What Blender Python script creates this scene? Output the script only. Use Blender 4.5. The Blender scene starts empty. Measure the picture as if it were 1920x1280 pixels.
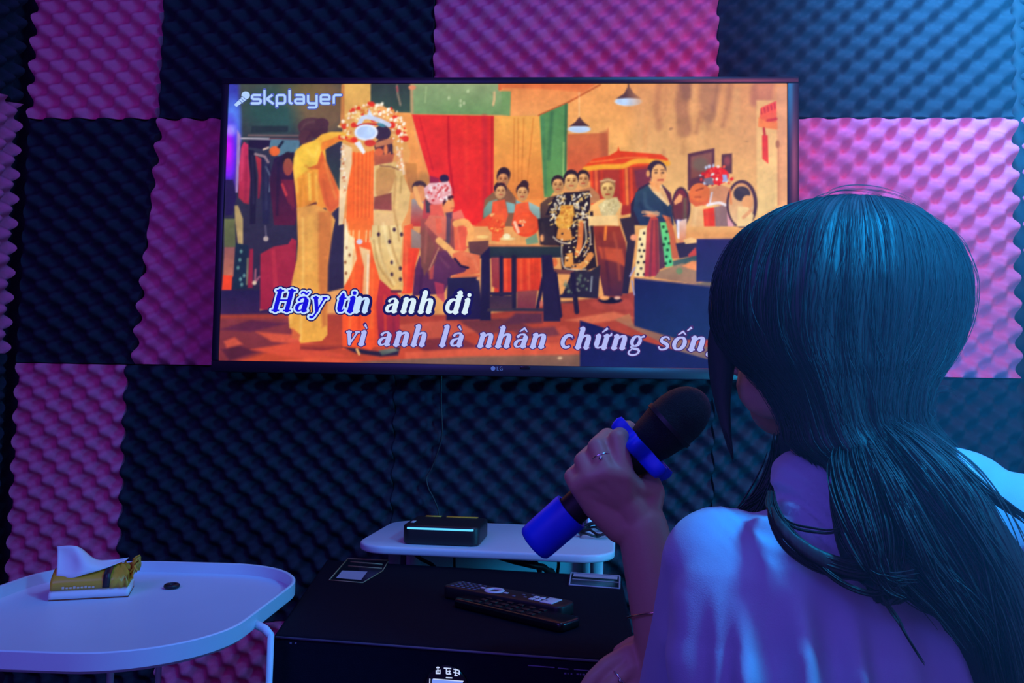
import bpy, bmesh, math, random
import numpy as np
from mathutils import Vector, Matrix

random.seed(7)
rng = np.random.default_rng(7)
PI = math.pi
scene = bpy.context.scene
COL = scene.collection

# ------------------------------------------------------------------ camera
F_PX = 1560.0                       # focal length in pixels of the 1920 px wide frame
EYE = np.array([0.0, 0.0, 1.0])


def _rx(a):
    c, s = math.cos(a), math.sin(a)
    return np.array([[1, 0, 0], [0, c, -s], [0, s, c]])


def _rz(a):
    c, s = math.cos(a), math.sin(a)
    return np.array([[c, -s, 0], [s, c, 0], [0, 0, 1]])


CAM_R = _rz(math.radians(3.0)) @ _rx(math.radians(93.25)) @ _rz(math.radians(1.0))
cam_data = bpy.data.cameras.new('camera')
cam_data.sensor_width = 36.0
cam_data.lens = 36.0 * F_PX / 1920.0
cam_data.clip_start = 0.02
cam = bpy.data.objects.new('camera', cam_data)
M4 = np.eye(4)
M4[:3, :3] = CAM_R
M4[:3, 3] = EYE
cam.matrix_world = Matrix(M4.tolist())
COL.objects.link(cam)
scene.camera = cam

# ------------------------------------------------------------------ world, lights, exposure
scene.view_settings.view_transform = 'Standard'
scene.view_settings.look = 'None'
scene.view_settings.exposure = 0.0
scene.view_settings.gamma = 1.0
scene.view_settings.use_curve_mapping = False

world = bpy.data.worlds.new('world')
scene.world = world
world.use_nodes = True
bg = world.node_tree.nodes['Background']
bg.inputs['Color'].default_value = (0.17, 0.085, 0.62, 1)
bg.inputs['Strength'].default_value = 0.55


def aim(o, target):
    d = Vector(target) - o.location
    o.rotation_euler = d.to_track_quat('-Z', 'Y').to_euler()


def area_light(name, loc, target, size, energy, color):
    l = bpy.data.lights.new(name, 'AREA')
    l.shape = 'DISK'
    l.size = size
    l.energy = energy
    l.color = color
    o = bpy.data.objects.new(name, l)
    o.location = loc
    COL.objects.link(o)
    aim(o, target)
    return o


def spot_light(name, loc, target, angle, blend, energy, color, radius=0.05):
    l = bpy.data.lights.new(name, 'SPOT')
    l.spot_size = math.radians(angle)
    l.spot_blend = blend
    l.energy = energy
    l.color = color
    l.shadow_soft_size = radius
    o = bpy.data.objects.new(name, l)
    o.location = loc
    COL.objects.link(o)
    aim(o, target)
    return o


# unseen coloured lamps: violet left, blue upper right; the rest added as fill
area_light('violet_wall_lamp', (-0.75, -0.15, 1.70), (-0.45, 1.6, 1.1), 0.9, 4.0, (0.30, 0.09, 1.0))
area_light('violet_back_fill', (-0.65, -0.50, 1.75), (0.15, 0.8, 0.85), 0.40, 3.6, (0.030, 0.110, 1.0))  # added soft violet fill for the back of the shirt
spot_light('pink_wall_fill', (0.70, 0.80, 1.75), (0.56, 1.6, 1.34), 100, 1.0, 14.0, (1.0, 0.22, 0.40), 0.12)  # added to bring more red onto the right-hand foam
spot_light('blue_wall_lamp', (0.55, 0.90, 2.08), (0.92, 1.6, 1.86), 76, 1.0, 420.0, (0.05, 0.42, 0.90), 0.15)
area_light('blue_fill', (0.45, 0.75, 2.20), (0.10, 1.2, 0.8), 0.40, 7.5, (0.05, 0.36, 0.95))  # added blue fill over the tray and shelf
spot_light('haze_glow_fill', (0.47, 0.42, 1.42), (0.40, 0.62, 0.98), 125, 1.0, 56.0, (0.002, 0.36, 1.0))  # unseen spot put in to make the haze glow
spot_light('teal_low_fill', (0.78, 1.00, 0.92), (0.50, 1.6, 0.78), 165, 1.0, 24.0, (0.004, 0.46, 0.9), 0.1)  # added behind the person to lift the low right wall


# ------------------------------------------------------------------ geometry of the view
def ray(px, py):
    return CAM_R @ np.array([(px - 960.0) / F_PX, -(py - 640.0) / F_PX, -1.0])


def at(px, py, Y):
    """the point of the room at depth Y seen at this place of the photograph"""
    d = ray(px, py)
    return EYE + d * (Y / d[1])


def on(px, py, z):
    """the point on the level z seen at this place of the photograph"""
    d = ray(px, py)
    return EYE + d * ((z - EYE[2]) / d[2])


# ------------------------------------------------------------------ materials
def srgb(r, g, b):
    def f(c):
        c = c / 255.0
        return c / 12.92 if c <= 0.04045 else ((c + 0.055) / 1.055) ** 2.4
    return (f(r), f(g), f(b), 1.0)


def material(name, color, rough=0.6, metallic=0.0, noise=0.0, scale=40.0, bump=0.0, bump_scale=None,
             spec=0.5, sheen=0.0, emit=None, strength=1.0, coat=0.0):
    m = bpy.data.materials.new(name)
    m.use_nodes = True
    nt = m.node_tree
    p = nt.nodes['Principled BSDF']
    c = tuple(color[:3]) + (1.0,)
    p.inputs['Base Color'].default_value = c
    p.inputs['Roughness'].default_value = rough
    p.inputs['Metallic'].default_value = metallic
    p.inputs['Specular IOR Level'].default_value = spec
    p.inputs['Sheen Weight'].default_value = sheen
    p.inputs['Coat Weight'].default_value = coat
    tc = nt.nodes.new('ShaderNodeTexCoord')
    if noise > 0:
        n = nt.nodes.new('ShaderNodeTexNoise')
        n.inputs['Scale'].default_value = scale
        n.inputs['Detail'].default_value = 4
        nt.links.new(tc.outputs['Object'], n.inputs['Vector'])
        mx = nt.nodes.new('ShaderNodeMix')
        mx.data_type = 'RGBA'
        mx.inputs['A'].default_value = tuple(v * (1 - noise) for v in c[:3]) + (1,)
        mx.inputs['B'].default_value = tuple(min(1, v * (1 + noise)) for v in c[:3]) + (1,)
        nt.links.new(n.outputs['Fac'], mx.inputs['Factor'])
        nt.links.new(mx.outputs['Result'], p.inputs['Base Color'])
    if bump > 0:
        n2 = nt.nodes.new('ShaderNodeTexNoise')
        n2.inputs['Scale'].default_value = bump_scale or scale * 4
        n2.inputs['Detail'].default_value = 3
        nt.links.new(tc.outputs['Object'], n2.inputs['Vector'])
        b = nt.nodes.new('ShaderNodeBump')
        b.inputs['Strength'].default_value = bump
        b.inputs['Distance'].default_value = 0.002
        nt.links.new(n2.outputs['Fac'], b.inputs['Height'])
        nt.links.new(b.outputs['Normal'], p.inputs['Normal'])
    if emit is not None:
        p.inputs['Emission Color'].default_value = tuple(emit[:3]) + (1,)
        p.inputs['Emission Strength'].default_value = strength
    return m


def emitter(name, color, strength=1.0):
    m = bpy.data.materials.new(name)
    m.use_nodes = True
    nt = m.node_tree
    nt.nodes.clear()
    e = nt.nodes.new('ShaderNodeEmission')
    e.inputs['Color'].default_value = tuple(color[:3]) + (1,)
    e.inputs['Strength'].default_value = strength
    out = nt.nodes.new('ShaderNodeOutputMaterial')
    nt.links.new(e.outputs[0], out.inputs['Surface'])
    return m


PINK = material('pink_foam', (0.86, 0.17, 0.36), 0.95, noise=0.08, scale=300, bump=0.25, bump_scale=900, spec=0.1)
BLACK = material('black_foam', (0.026, 0.033, 0.050), 0.95, noise=0.15, scale=300, bump=0.25, bump_scale=900, spec=0.15)
PAINT = material('dark_paint', (0.03, 0.03, 0.05), 0.8, noise=0.1, scale=8)
FLOOR = material('dark_floor', (0.05, 0.04, 0.06), 0.5, noise=0.2, scale=12)
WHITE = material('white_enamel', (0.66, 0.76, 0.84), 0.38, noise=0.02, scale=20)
WHITE_PLASTIC = material('white_plastic', (0.78, 0.78, 0.8), 0.4, noise=0.02, scale=20)
BLACK_PLASTIC = material('black_plastic', (0.010, 0.010, 0.013), 0.45, noise=0.1, scale=60)
GLOSS_BLACK = material('gloss_black', (0.006, 0.006, 0.008), 0.22, noise=0.1, scale=60)
CABINET = material('black_vinyl', (0.004, 0.006, 0.014), 0.75, noise=0.2, scale=90, bump=0.2, bump_scale=700, spec=0.08)
BEZEL = material('tv_bezel', (0.012, 0.010, 0.022), 0.35, noise=0.1, scale=50)
BLUE_RUBBER = material('blue_silicone', (0.01, 0.05, 0.85), 0.45, noise=0.04, scale=60, spec=0.4)
MIC_BODY = material('mic_body', (0.005, 0.005, 0.009), 0.5, noise=0.2, scale=120)
GRILLE = material('mic_grille', (0.006, 0.006, 0.010), 0.5, metallic=0.0, spec=0.3, noise=0.5, scale=700, bump=0.9, bump_scale=1100)
SKIN = material('skin', (0.58, 0.30, 0.22), 0.5, noise=0.06, scale=35, bump=0.08, bump_scale=500)
SHIRT = material('shirt_cotton', (0.44, 0.48, 0.66), 0.85, noise=0.03, scale=60, bump=0.15, bump_scale=900, sheen=0.2)
DENIM = material('dark_trousers', (0.03, 0.03, 0.05), 0.85, noise=0.1, scale=60)
SILVER = material('silver', (0.85, 0.82, 0.8), 0.18, metallic=1.0, noise=0.05, scale=50)
ROSE = material('rose_gold', (0.85, 0.55, 0.45), 0.22, metallic=1.0, noise=0.05, scale=50)
YELLOW = material('yellow_wrap', (0.78, 0.40, 0.03), 0.35, noise=0.08, scale=60)
PAPER = material('tissue_paper', (0.82, 0.82, 0.84), 0.9, noise=0.02, scale=60)
BROWN = material('brown_print', (0.03, 0.015, 0.02), 0.4, noise=0.05, scale=60)
REDLINE = material('red_line', (0.45, 0.10, 0.06), 0.5, noise=0.05, scale=60)
GREYLABEL = material('grey_label', (0.42, 0.42, 0.5), 0.5, noise=0.05, scale=60)
GOLD = material('gold_print', (0.42, 0.26, 0.14), 0.45, noise=0.05, scale=60)
KEY = material('dark_key', (0.10, 0.10, 0.13), 0.5, noise=0.05, scale=60)
LINEGREY = material('edge_trim', (0.10, 0.10, 0.16), 0.35, noise=0.05, scale=60)
EYEWHITE = material('eye_white', (0.85, 0.83, 0.8), 0.2, noise=0.02, scale=30)
IRIS = material('iris', (0.03, 0.015, 0.01), 0.2, noise=0.05, scale=30)
LIPS = material('lips', (0.45, 0.10, 0.10), 0.4, noise=0.05, scale=60)

HAIR = bpy.data.materials.new('black_hair')
HAIR.use_nodes = True
_p = HAIR.node_tree.nodes['Principled BSDF']
_p.inputs['Base Color'].default_value = (0.020, 0.018, 0.022, 1)
_p.inputs['Roughness'].default_value = 0.55
_p.inputs['Specular IOR Level'].default_value = 0.6
_n = HAIR.node_tree.nodes.new('ShaderNodeTexNoise')
_n.inputs['Scale'].default_value = 180
_t = HAIR.node_tree.nodes.new('ShaderNodeTexCoord')
_mp = HAIR.node_tree.nodes.new('ShaderNodeMapping')
_mp.inputs['Scale'].default_value = (1, 1, 0.06)
HAIR.node_tree.links.new(_t.outputs['Object'], _mp.inputs['Vector'])
HAIR.node_tree.links.new(_mp.outputs['Vector'], _n.inputs['Vector'])
_b = HAIR.node_tree.nodes.new('ShaderNodeBump')
_b.inputs['Strength'].default_value = 0.5
_b.inputs['Distance'].default_value = 0.002
HAIR.node_tree.links.new(_n.outputs['Fac'], _b.inputs['Height'])
HAIR.node_tree.links.new(_b.outputs['Normal'], _p.inputs['Normal'])


# ------------------------------------------------------------------ mesh helpers
class MB:
    """collects shapes into one mesh"""

    def __init__(self):
        self.v, self.f, self.n = [], [], 0

    def add(self, verts, faces):
        verts = np.asarray(verts, float).reshape(-1, 3)
        self.v.append(verts)
        self.f += [tuple(int(i) + self.n for i in f) for f in faces]
        self.n += len(verts)
        return self

    def mesh(self, name, smooth=True):
        me = bpy.data.meshes.new(name)
        v = np.concatenate(self.v) if self.v else np.zeros((0, 3))
        me.from_pydata(v.tolist(), [], self.f)
        if smooth:
            me.polygons.foreach_set('use_smooth', [True] * len(me.polygons))
        me.update()
        return me

    def build(self, name, mat, parent=None, smooth=True, sharp=None, inv=True):
        me = self.mesh(name, smooth)
        me.materials.append(mat)
        o = bpy.data.objects.new(name, me)
        COL.objects.link(o)
        if parent is not None:
            o.parent = parent
            if inv:
                o.matrix_parent_inverse = full_matrix(parent).inverted()
        if sharp is not None:
            me.set_sharp_from_angle(angle=math.radians(sharp))
        return o


def full_matrix(o):
    m = o.matrix_parent_inverse @ o.matrix_basis
    return full_matrix(o.parent) @ m if o.parent else o.matrix_basis.copy()


def tag(o, label=None, cat=None, group=None, kind=None):
    if label:
        o['label'] = label
    if cat:
        o['category'] = cat
    if group:
        o['group'] = group
    if kind:
        o['kind'] = kind
    return o


def empty(name, loc, label, cat, group=None):
    o = bpy.data.objects.new(name, None)
    o.empty_display_size = 0.05
    o.location = Vector([float(c) for c in loc])
    COL.objects.link(o)
    return tag(o, label, cat, group)


def box(c, s, rot=0.0, bevel=0.0, seg=3):
    """rounded box, centre c, size s, turned about z"""
    bm = bmesh.new()
    bmesh.ops.create_cube(bm, size=1.0)
    bmesh.ops.scale(bm, vec=s, verts=bm.verts)
    if bevel > 0:
        bmesh.ops.bevel(bm, geom=bm.edges[:], offset=bevel, segments=seg, profile=0.5, affect='EDGES')
    bm.verts.index_update()
    v = np.array([vv.co[:] for vv in bm.verts])
    f = [[x.index for x in ff.verts] for ff in bm.faces]
    bm.free()
    R = _rz(rot)
    return v @ R.T + np.asarray(c, float), f


def frame_of(d):
    d = np.asarray(d, float)
    d = d / (np.linalg.norm(d) + 1e-12)
    up = np.array([0, 0, 1.0]) if abs(d[2]) < 0.95 else np.array([1.0, 0, 0])
    a = np.cross(up, d)
    a /= np.linalg.norm(a)
    return a, np.cross(d, a), d


def tube(pts, rad, seg=8, caps=True):
    pts = np.asarray(pts, float)
    n = len(pts)
    rad = np.broadcast_to(np.asarray(rad, float), (n,))
    tang = np.gradient(pts, axis=0)
    a, b, _ = frame_of(tang[0])
    vs = []
    t = np.linspace(0, 2 * PI, seg, endpoint=False)
    for i in range(n):
        d = tang[i] / (np.linalg.norm(tang[i]) + 1e-12)
        a = a - d * np.dot(a, d)
        a /= np.linalg.norm(a) + 1e-12
        b = np.cross(d, a)
        vs.append(pts[i] + rad[i] * (np.outer(np.cos(t), a) + np.outer(np.sin(t), b)))
    f = []
    for i in range(n - 1):
        for j in range(seg):
            k = (j + 1) % seg
            f.append((i * seg + j, i * seg + k, (i + 1) * seg + k, (i + 1) * seg + j))
    if caps:
        f.append(tuple(range(seg))[::-1])
        f.append(tuple((n - 1) * seg + j for j in range(seg)))
    return np.concatenate(vs), f


def smooth_path(pts, n=24):
    """Catmull-Rom through the points"""
    p = np.asarray(pts, float)
    p = np.vstack([2 * p[0] - p[1], p, 2 * p[-1] - p[-2]])
    m = len(p) - 3
    out = []
    for u in np.linspace(0, m, n):
        i = min(int(u), m - 1)
        t = u - i
        a, b, c, d = p[i], p[i + 1], p[i + 2], p[i + 3]
        out.append(0.5 * (2 * b + (c - a) * t + (2 * a - 5 * b + 4 * c - d) * t * t + (3 * b - a - 3 * c + d) * t ** 3))
    return np.array(out)


def lathe(profile, base, axis, seg=32, wob=None):
    """profile of (along, radius) turned about the axis; wob(phi, i) scales the radius"""
    a, b, d = frame_of(axis)
    base = np.asarray(base, float)
    vs = []
    t = np.linspace(0, 2 * PI, seg, endpoint=False)
    for i, (u, r) in enumerate(profile):
        rr = np.full(seg, r) if wob is None else r * wob(t, i)
        uu = np.full(seg, u)
        vs.append(base + np.outer(uu, d) + np.outer(rr * np.cos(t), a) + np.outer(rr * np.sin(t), b))
    f = []
    n = len(profile)
    for i in range(n - 1):
        for j in range(seg):
            k = (j + 1) % seg
            f.append((i * seg + j, i * seg + k, (i + 1) * seg + k, (i + 1) * seg + j))
    f.append(tuple(range(seg))[::-1])
    f.append(tuple((n - 1) * seg + j for j in range(seg)))
    return np.concatenate(vs), f


def cone_chain(mb, pts, seg=14):
    """round cones from point to point: pts = (x, y, z, r)"""
    for (p, q) in zip(pts[:-1], pts[1:]):
        p0, r0, p1, r1 = np.array(p[:3]), p[3], np.array(q[:3]), q[3]
        d = p1 - p0
        L = np.linalg.norm(d)
        prof = []
        for k in range(6):
            a = -PI / 2 + (PI / 2) * k / 5
            prof.append((r0 * math.sin(a), max(r0 * math.cos(a), 1e-4)))
        prof.append((L * 0.5, (r0 + r1) / 2))
        for k in range(6):
            a = (PI / 2) * k / 5
            prof.append((L + r1 * math.sin(a), max(r1 * math.cos(a), 1e-4)))
        mb.add(*lathe(prof, p0, d, seg))


def ellipsoid(mb, c, r, axes=None, seg=20):
    """ellipsoid with radii r along the three given axes"""
    A = np.eye(3) if axes is None else np.array(axes)
    n = seg // 2
    vs, f = [], []
    for i in range(n + 1):
        a = -PI / 2 + PI * i / n
        for j in range(seg):
            t = 2 * PI * j / seg
            ca = max(math.cos(a), 1e-4)
            vs.append([ca * math.cos(t) * r[0], ca * math.sin(t) * r[1], math.sin(a) * r[2]])
    vs = np.array(vs) @ A + np.asarray(c, float)
    for i in range(n):
        for j in range(seg):
            k = (j + 1) % seg
            f.append((i * seg + j, i * seg + k, (i + 1) * seg + k, (i + 1) * seg + j))
    f.append(tuple(range(seg))[::-1])
    f.append(tuple(n * seg + j for j in range(seg)))
    mb.add(vs, f)


def prism(poly, z0, z1, bevel=0.0, seg=3):
    """flat outline (x, y) raised from z0 to z1 with rounded rims"""
    bm = bmesh.new()
    lo = [bm.verts.new((x, y, z0)) for x, y in poly]
    bm.faces.new(lo)
    r = bmesh.ops.extrude_face_region(bm, geom=bm.faces[:])
    for e in r['geom']:
        if isinstance(e, bmesh.types.BMVert):
            e.co.z = z1
    bmesh.ops.recalc_face_normals(bm, faces=bm.faces[:])
    if bevel > 0:
        ed = [e for e in bm.edges if abs(e.verts[0].co.z - e.verts[1].co.z) < 1e-9]
        bmesh.ops.bevel(bm, geom=ed, offset=bevel, segments=seg, profile=0.5, affect='EDGES')
    bm.verts.index_update()
    v = np.array([vv.co[:] for vv in bm.verts])
    f = [[x.index for x in ff.verts] for ff in bm.faces]
    bm.free()
    return v, f


def rounded_rect(cx, cy, w, h, r, rot=0.0, n=10):
    out = []
    for (sx, sy, a0) in ((1, 1, 0), (-1, 1, PI / 2), (-1, -1, PI), (1, -1, 1.5 * PI)):
        for k in range(n + 1):
            a = a0 + (PI / 2) * k / n
            x = sx * (w / 2 - r) + r * math.cos(a)
            y = sy * (h / 2 - r) + r * math.sin(a)
            out.append((cx + x * math.cos(rot) - y * math.sin(rot), cy + x * math.sin(rot) + y * math.cos(rot)))
    return out


def strands(paths, rad, sides=3):
    """many thin hairs, paths = list of (n,3)"""
    mb = MB()
    P = np.asarray(paths)                       # k, n, 3
    k, n, _ = P.shape
    T = np.gradient(P, axis=1)
    T /= np.linalg.norm(T, axis=2, keepdims=True) + 1e-12
    ref = np.array([0.31, 0.92, 0.22])
    A = np.cross(T, ref)
    A /= np.linalg.norm(A, axis=2, keepdims=True) + 1e-12
    B = np.cross(T, A)
    prof = np.sin(np.linspace(0.25, PI - 0.12, n)) ** 0.5
    rad = np.broadcast_to(np.asarray(rad, float).reshape(-1, 1), (k, 1)) * prof[None, :]
    rings = []
    for s in range(sides):
        t = 2 * PI * s / sides
        rings.append(P + rad[:, :, None] * (math.cos(t) * A + math.sin(t) * B))
    V = np.stack(rings, axis=2).reshape(-1, 3)   # k, n, sides
    f = []
    for a in range(k):
        for i in range(n - 1):
            o = (a * n + i) * sides
            for s in range(sides):
                s2 = (s + 1) % sides
                f.append((o + s, o + s2, o + sides + s2, o + sides + s))
    mb.add(V, f)
    return mb

# ------------------------------------------------------------------ the room shell
WALL_Y = 1.632          # front wall plane; foam stands on it
LEFT_X, RIGHT_X = -1.110, 0.910


def shell(name, c, s, mat):
    o = MB().add(*box(c, s)).build(name, mat, smooth=False)
    return tag(o, kind='structure')


shell('wall_front', (-0.1, WALL_Y + 0.05, 1.15), (2.21, 0.1, 2.3), PAINT)
shell('wall_left', (LEFT_X - 0.05, 0.55, 1.15), (0.1, 2.35, 2.3), PAINT)
shell('wall_right', (RIGHT_X + 0.05, 1.30, 1.15), (0.1, 0.85, 2.3), PAINT)
shell('floor', (-0.1, 0.45, -0.05), (2.21, 2.55, 0.1), FLOOR)


# ------------------------------------------------------------------ egg-crate foam panels
def foam(wall, a0, a1, z0, z1, mat, label, pu=0.0550, pz=0.0492, pha=0.0, phz=0.0, lean0=0.0, lean1=0.0, amp=0.0158):
    """a panel on a wall; a = x along the front wall or y along a side wall; lean shifts the foot of its two sides"""
    nu = max(8, int((a1 - a0) / 0.0052))
    nz = max(8, int((z1 - z0) / 0.0052))
    u = np.linspace(0, 1, nu + 1)
    z = np.linspace(z0, z1, nz + 1)
    U, Z = np.meshgrid(u, z)
    t = (z1 - Z) / (z1 - z0)
    A = (a0 + lean0 * t) * (1 - U) + (a1 + lean1 * t) * U
    s = np.cos(2 * PI * (A / pu + pha)) * np.cos(2 * PI * (Z / pz + phz))
    s = np.where(s > 0, s, -np.abs(s) ** 0.8)
    H = 0.0264 + amp * s + 0.0006 * np.sin(A * 31 + Z * 17)
    n = H.size
    if wall == 'front':
        top = np.stack([A, WALL_Y - H, Z], -1).reshape(-1, 3)
        low = np.stack([A, np.full_like(A, WALL_Y - 0.0005), Z], -1).reshape(-1, 3)
    elif wall == 'left':
        top = np.stack([LEFT_X + H, A, Z], -1).reshape(-1, 3)
        low = np.stack([np.full_like(A, LEFT_X + 0.0005), A, Z], -1).reshape(-1, 3)
    else:
        top = np.stack([RIGHT_X - H, A, Z], -1).reshape(-1, 3)
        low = np.stack([np.full_like(A, RIGHT_X - 0.0005), A, Z], -1).reshape(-1, 3)
    idx = np.arange(n).reshape(nz + 1, nu + 1)
    f = np.stack([idx[:-1, :-1], idx[:-1, 1:], idx[1:, 1:], idx[1:, :-1]], -1).reshape(-1, 4)
    if wall in ('left',):
        f = f[:, ::-1] if False else f
    border = np.concatenate([idx[0, :-1], idx[:-1, -1], idx[-1, :0:-1], idx[:0:-1, 0]])
    m = len(border)
    V = np.concatenate([top, low[border], top[border]])
    faces = f.tolist()
    for i in range(m):
        j = (i + 1) % m
        faces.append((n + m + i, n + i, n + j, n + m + j))
    faces.append(tuple(n + i for i in range(m)))
    o = MB().add(V, faces).build('foam_panel', mat)
    bm = bmesh.new()
    bm.from_mesh(o.data)
    bmesh.ops.recalc_face_normals(bm, faces=bm.faces[:])
    bm.to_mesh(o.data)
    bm.free()
    return tag(o, label, 'foam panel', 'egg-crate foam panels on the walls')


g = 0.0012
foam('front', -1.072, -0.803 - g, 1.530, 2.02, PINK, 'pink egg-crate foam panel in the top left corner of the front wall', pha=.1, phz=.2)
foam('front', -0.803, -0.249 - g, 1.530, 2.02, BLACK, 'black egg-crate foam panel above the left half of the television', pha=.4, phz=.1)
foam('front', -0.249, 0.309 - g, 1.530, 2.02, PINK, 'pink egg-crate foam panel above the middle of the television', pu=.0532, pha=.3, phz=.0)
foam('front', 0.309, 0.868, 1.533, 2.02, BLACK, 'blue-lit black foam panel above the right end of the television', pu=.0560, pha=.15, phz=.55)
foam('front', -1.072, -0.800 - g, 1.036, 1.528, BLACK, 'black foam panel left of the television, between two pink ones', pha=.2, phz=.3, lean1=-.034)
foam('front', -0.800, -0.27, 1.036, 1.528, PINK, 'pink foam panel running behind the left edge of the television', pha=.55, phz=.1, lean0=-.034)
foam('front', 0.311, 0.868, 1.036, 1.531, PINK, 'bright pink foam panel behind the person, right of the television', pu=.0565, pz=.0488, pha=.22, phz=.42)
foam('front', -1.070, -0.847 - g, 0.545, 1.034, PINK, 'narrow pink foam panel above the yellow tissue pack', pha=.62, phz=.15)
foam('front', -0.847, -0.310 - g, 0.545, 1.034, BLACK, 'black foam panel under the left part of the television', pu=.0525, pha=.0, phz=.25)
foam('front', -0.310, 0.3005, 0.545, 1.034, BLACK, 'black foam panel under the television behind the white shelf', pu=.0525, pha=.35, phz=.6)
foam('front', 0.3025, 0.868, 0.545, 1.034, BLACK, 'black foam panel low right, behind the neck and shoulder of the person', pu=.0525, pha=.12, phz=.4)
foam('front', -1.070, -0.762, 0.05, 0.543, BLACK, 'black foam panel low on the wall under the tray table', pha=.3, phz=.0)
foam('front', -0.760, -0.205, 0.05, 0.543, PINK, 'dim pink foam panel low on the wall beside the karaoke cabinet', pha=.3, phz=.45)
foam('front', -0.203, 0.3005, 0.05, 0.543, BLACK, 'black foam panel low on the wall right of the karaoke cabinet', pha=.1, phz=.2)
foam('left', 1.02, 1.585, 1.052, 1.552, PINK, 'pink foam panel on the left wall at the edge of the photo', pha=.1, phz=.37)
foam('left', 1.02, 1.585, 1.554, 2.05, BLACK, 'black foam panel on the left wall above the pink one', pha=.3, phz=.1)
foam('left', 1.02, 1.585, 0.555, 1.050, BLACK, 'black foam panel on the left wall under the pink one', pha=.5, phz=.3)
foam('right', 1.02, 1.585, 1.02, 1.535, PINK, 'pink foam panel on the right wall beside the head of the person', pha=.2, phz=.1)
foam('right', 1.02, 1.585, 0.52, 1.018, PINK, 'pink foam panel on the right wall beside the shoulder of the person', pha=.2, phz=.4)
foam('right', 1.02, 1.585, 1.537, 2.05, BLACK, 'black foam panel on the right wall at the top right corner', pha=.2, phz=.4)


# ------------------------------------------------------------------ blue-tinted haze volume, added to stand for glare
HAZE = bpy.data.materials.new('glare_haze')
HAZE.use_nodes = True
nt = HAZE.node_tree
nt.nodes.clear()
vs_ = nt.nodes.new('ShaderNodeVolumeScatter')
vs_.inputs['Color'].default_value = (0.10, 0.75, 1.0, 1)  # volume itself tinted blue to imitate blue light
vs_.inputs['Anisotropy'].default_value = 0.25
tc_ = nt.nodes.new('ShaderNodeTexCoord')
gr_ = nt.nodes.new('ShaderNodeTexGradient')
gr_.gradient_type = 'QUADRATIC_SPHERE'
ml_ = nt.nodes.new('ShaderNodeMath')
ml_.operation = 'MULTIPLY'
ml_.inputs[1].default_value = 8.0
nt.links.new(tc_.outputs['Object'], gr_.inputs['Vector'])
nt.links.new(gr_.outputs['Fac'], ml_.inputs[0])
nt.links.new(ml_.outputs[0], vs_.inputs['Density'])
out = nt.nodes.new('ShaderNodeOutputMaterial')
nt.links.new(vs_.outputs[0], out.inputs['Volume'])
mb = MB()
ellipsoid(mb, (0, 0, 0), (1, 1, 1), None, 40)
hz_ = mb.build('haze', HAZE)
hz_.location = (0.47, 0.37, 1.20)
hz_.scale = (0.50, 0.24, 0.68)
tag(hz_, 'patch of added blue-tinted haze at the right, standing for glare', 'haze', kind='stuff')

# ------------------------------------------------------------------ television
TV_Y = 1.530
tl, tr, bl = at(430, 158, TV_Y), at(1475.5, 157, TV_Y), at(410, 675.5, TV_Y)
SX0, SX1 = (tl[0] + bl[0]) / 2, tr[0]
SZ1, SZ0 = (tl[2] + tr[2]) / 2, bl[2]
tv = empty('television', ((SX0 + SX1) / 2, TV_Y + 0.04, SZ0), 'wall-mounted television showing a karaoke video', 'television')
# housing with a rim round the screen
BZ_L, BZ_R, BZ_T, BZ_B = 0.013, 0.021, 0.012, 0.021
mb = MB()
mb.add(*box(((SX0 + SX1) / 2 + (BZ_R - BZ_L) / 2, TV_Y + 0.028, (SZ0 + SZ1) / 2 + (BZ_T - BZ_B) / 2), (SX1 - SX0 + BZ_L + BZ_R, 0.050, SZ1 - SZ0 + BZ_T + BZ_B), 0, 0.004))
housing = mb.build('housing', BEZEL, tv, sharp=40)
mb = MB()
yb = TV_Y - 0.002
for (x0, x1, z0, z1) in ((SX0 - BZ_L, SX1 + BZ_R, SZ1, SZ1 + BZ_T), (SX0 - BZ_L, SX1 + BZ_R, SZ0 - BZ_B, SZ0), (SX0 - BZ_L, SX0, SZ0, SZ1), (SX1, SX1 + BZ_R, SZ0, SZ1)):
    mb.add(*box(((x0 + x1) / 2, yb + 0.004, (z0 + z1) / 2), (x1 - x0, 0.012, z1 - z0), 0, 0.0015, 2))
mb.build('frame', BEZEL, tv, sharp=40)
mb = MB().add(*box(((SX0 + SX1) / 2, 1.5855, (SZ0 + SZ1) / 2), (0.36, 0.009, 0.26), 0, 0.001))
mb.build('wall_mount', BLACK_PLASTIC, tv, sharp=40)
mb = MB().add(*box(at(985, 690, TV_Y - 0.002) + np.array([0, 0, 0.001]), (0.018, 0.010, 0.006), 0, 0.001))
mb.build('sensor', GLOSS_BLACK, tv)


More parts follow.
